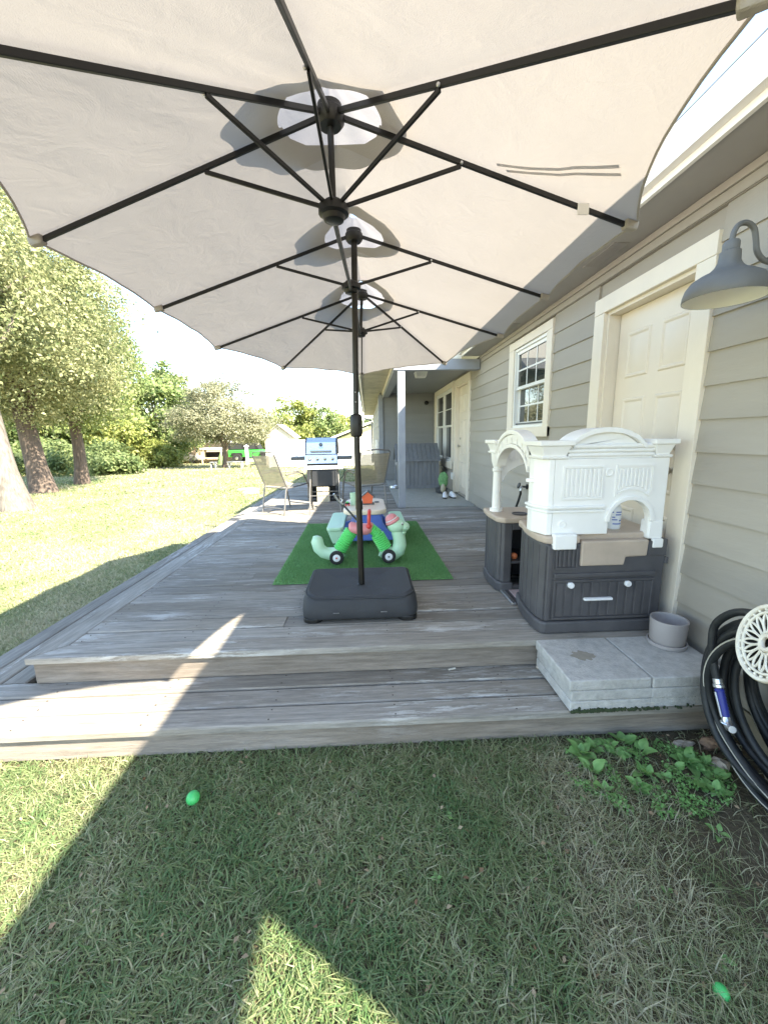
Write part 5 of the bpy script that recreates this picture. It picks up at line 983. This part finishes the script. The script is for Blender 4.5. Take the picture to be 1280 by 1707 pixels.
for s in (-1,1): v=[(sx,sy-.15,sz+2.80),(sx+s*1.12,sy-.15,sz+1.90),(sx+s*1.12,sy+2.55,sz+1.90),(sx,sy+2.55,sz+2.80)]; MB().add(v+[(x,y,z+.05) for x,y,z in v],[(0,3,2,1),(4,5,6,7),(0,1,5,4),(1,2,6,5),(2,3,7,6),(3,0,4,7)]).build('roof_slope',mat('pale shingle',(.42,.39,.36),.9),sh)
MB().box(sx-.5,sx+.1,sy-.03,sy-.002,sz,sz+1.75).build('door',m_white,sh); MB().box(sx+.25,sx+.7,sy-.03,sy-.002,sz+1.0,sz+1.5).build('window',m_glassg,sh)
# neighbouring house
m_yel=mat('pale yellow siding',(.62,.53,.33),.65,var=.05); m_rs=mat('pale grey shingle',(.36,.34,.33),.9,var=.15,scale=14); ny=38; nz_=gzv(ny)-.68  # neighbour and shed roofs in a lighter grey than the main roof
nh=thing('neighbour_house','pale yellow sided house with grey shingle roof beyond the fence','house',(1.5,ny,nz_))
MB().box(-3.3,7,ny,ny+9,nz_,nz_+2.35).build('walls',m_yel,nh); MB().prism([(-3.3,nz_+2.36),(7.6,nz_+2.36),(3.2,nz_+4.75)],'y',ny-.02,ny+.1).build('gable',m_yel,nh)
for k in range(11): MB().box(-3.32,7,ny-.03,ny-.001,nz_+.75+k*.145,nz_+.75+k*.145+.132).build('siding_board',m_yel,nh)
m_brk=mat('tan brick',(.42,.33,.24),.85,var=.15,scale=20)
for k in range(10):
    for i in range(22): o=(k%2)*.11; MB().box(-1.92+i*.225+o,-1.92+i*.225+.212+o,ny-.05,ny-.002,nz_+k*.072,nz_+k*.072+.062).build('brick',m_brk,nh)
def nroof(m):
    e=nz_+2.38; P=[(-4.0,ny-.5,e),(-4.0,ny+9.5,e),(3.2,ny+9.5,e+2.7),(3.2,ny-.5,e+2.7),(8,ny-.5,e),(8,ny+9.5,e)]; v=P+[(x,y,z+.08) for x,y,z in P]
    m.add(v,[(0,1,2,3),(3,2,5,4),(6,9,8,7),(9,10,11,8),(0,3,9,6),(3,4,10,9),(1,7,8,2),(2,8,11,5),(0,6,7,1),(4,5,11,10)])
part(m_rs,'roof',nh,nroof); MB().box(-4.05,-4.001,ny-.5,ny+9.5,nz_+2.30,nz_+2.45).build('gutter',m_gutter,nh)
MB().bar((-4.02,ny-.52,nz_+2.40),(3.2,ny-.52,nz_+5.10),.05,.16,(0,0,1)).build('rake_board',m_gutter,nh)
# green off-roader
jx,jy=-9.9,35.0; jz=gzv(jy); m_jeep=mat('bright green car paint',(.05,.50,.06),.3,var=.05,coat=.5)
jp=thing('parked_car','bright green open off-road car parked beyond the lone tree','car',(jx,jy,jz))
MB().prism([(jx-1.95,jz+.50),(jx+1.95,jz+.50),(jx+1.95,jz+.98),(jx+.75,jz+1.05),(jx+.7,jz+1.08),(jx-1.95,jz+1.08)],'y',jy,jy+1.6).build('body',m_jeep,jp,bevel=.06,seg=3)
MB().prism([(jx+.70,jz+1.09),(jx+.45,jz+1.62),(jx-1.85,jz+1.66),(jx-1.95,jz+1.09)],'y',jy+.08,jy+1.52).build('hard_top',m_dark,jp,bevel=.05)
for a,b in ((-.6,.35),(-1.75,-.75)): MB().prism([(jx+a,jz+1.14),(jx+b,jz+1.14),(jx+b-.08,jz+1.54),(jx+a+.04,jz+1.54)],'y',jy+.06,jy+.079).build('window',m_glassg,jp)
for wx in (-1.2,1.2):
    MB().prism([(jx+wx-.55,jz+.62),(jx+wx-.42,jz+.86),(jx+wx+.42,jz+.86),(jx+wx+.55,jz+.62)],'y',jy-.12,jy+.1).build('wheel_arch',m_dark,jp,bevel=.03)
    for yy in (jy-.02,jy+1.45):
        wo=MB().lathe([(.22,-.12),(.36,-.12),(.40,-.07),(.40,.07),(.36,.12),(.22,.12)],(jx+wx,yy,jz+.40),24,My).build('wheel',m_tyre,jp,smooth=40); MB().lathe([(0,-.09),(.23,-.08),(.23,.08),(.1,.13),(0,.13)],(jx+wx,yy,jz+.40),18,My).build('rim',m_alu,wo,smooth=40)
MB().box(jx+1.951,jx+2.08,jy+.02,jy+1.58,jz+.45,jz+.62).build('bumper',m_dark,jp,bevel=.03); MB().box(jx-.45,jx-.30,jy-.03,jy-.001,jz+.86,jz+.90).build('door_handle',m_dark,jp)
# other far things
for k in range(3): mat('tan board %d'%k,(.50+.02*k,.42,.31),.7)
yy=36.2; q=gzv(yy); ts=thing('tan_shed','long low tan board shed behind the lone tree','shed',(-14.4,yy,q))
for k in range(22): MB().box(-16.2+k*.19,-16.2+k*.19+.182,yy,yy+.05,q,q+1.75).build('wall_board',MATS['tan board %d'%(k%3)],ts)
v=[(-16.5,yy-.4,q+1.76),(-11.7,yy-.4,q+1.76),(-11.7,yy+2.6,q+2.35),(-16.5,yy+2.6,q+2.35)]; MB().add(v+[(x,y,z+.06) for x,y,z in v],[(0,3,2,1),(4,5,6,7),(0,1,5,4),(1,2,6,5),(2,3,7,6),(3,0,4,7)]).build('roof',m_rs,ts); MB().box(-16.2,-12.0,yy+.06,yy+2.4,q,q+1.7).build('shed_body',MATS['tan board 0'],ts)
yy=34.6; q=gzv(yy); sw=thing('garden_swing','canopied wooden garden swing in front of the tan shed','swing',(-13.1,yy,q))
for s in (-.8,.8): MB().box(-13.1+s-.05,-13.1+s+.05,yy,yy+.1,q,q+1.15).build('post',MATS['tan board 1'],sw); MB().box(-13.1+s-.05,-13.1+s+.05,yy+.8,yy+.9,q,q+1.15).build('post',MATS['tan board 1'],sw)
MB().box(-13.98,-12.22,yy-.1,yy+1.0,q+1.152,q+1.30).build('canopy',m_wht,sw,bevel=.04); MB().box(-13.8,-12.4,yy+.2,yy+.7,q+.42,q+.50).build('seat',MATS['tan board 2'],sw); MB().box(-13.8,-12.4,yy+.7,yy+.76,q+.5,q+.95).build('backrest',m_dark,sw)
for xx in (-13.75,-12.45): MB().cyl((xx,yy+.45,q+.5),(xx,yy+.45,q+1.152),.015).build('hanger',m_grey,sw)
bx,by=-9.0,26.0; q=gzv(by); bn=thing('garden_bench','low grey picnic bench around the foot of the lone tree','bench',(bx,by,q))
for a,b in ((-9.95,-9.55),(-8.85,-7.9)): 
    for k in range(2): MB().box(a,b,by-.2+k*.19,by-.03+k*.19,q+.38,q+.43).build('seat_slat',m_post,bn)
    for xx in (a+.05,b-.11): MB().box(xx,xx+.06,by-.15,by+.12,q,q+.379).build('leg',m_post,bn)
px,py=-9.15,31.2; q=gzv(py); bp_=thing('bird_post','white post with a small box in front of the green car','post',(px,py,q)); MB().box(px-.1,px+.1,py-.1,py+.1,q,q+1.35).build('post',m_wht,bp_,bevel=.02); MB().loft([[(px+s*a,py+t*a,z) for s,t in ((-1,-1),(1,-1),(1,1),(-1,1))] for z,a in ((q+1.351,.14),(q+1.40,.14),(q+1.50,.03))]).build('cap',m_wht,bp_)
tag(part(mat('conifer green',(.16,.24,.09),.9,var=.4,scale=20),'conical_shrub',None,lambda m:m.lathe([(.28,0),(.25,.3),(.16,.6),(.05,.85),(0,.9)],(-11.2,31.4,gzv(31.4)),9)),'small conical green shrub near the white post','shrub')
for (x,y,s,lb) in ((-3.62,12.2,.34,'larger pale flat stone in the lawn, farther along from the deck'),(-3.30,11.35,.24,'smaller pale flat stone in the lawn close to the deck edge')): 
    o=MB().prism([(x+s*math.cos(R(a))*(1+.15*math.sin(a)),y+.6*s*math.sin(R(a))*(1+.1*math.cos(2*a))) for a in range(0,360,30)],'z',gzv(y)+.004,gzv(y)+.07).build('stepping_stone',m_rk,bevel=.01); tag(o,lb,'stone','stones in the lawn')
cx_,cy_=-15.9,35.6; q=gzv(cy_); tr_=thing('covered_trailer','low silver covered trailer at the edge of the wood','trailer',(cx_,cy_,q)); MB().prism([(cx_-1.3,q+.25),(cx_+1.3,q+.25),(cx_+1.1,q+.62),(cx_+.3,q+.85),(cx_-1.0,q+.60)],'y',cy_,cy_+1.3).build('cover',m_alu,tr_,bevel=.06)
for xx in (cx_-.7,cx_+.7): MB().lathe([(.24,-.09),(.24,.09)],(xx,cy_+.05,q+.24),16,My).build('wheel',m_tyre,tr_)
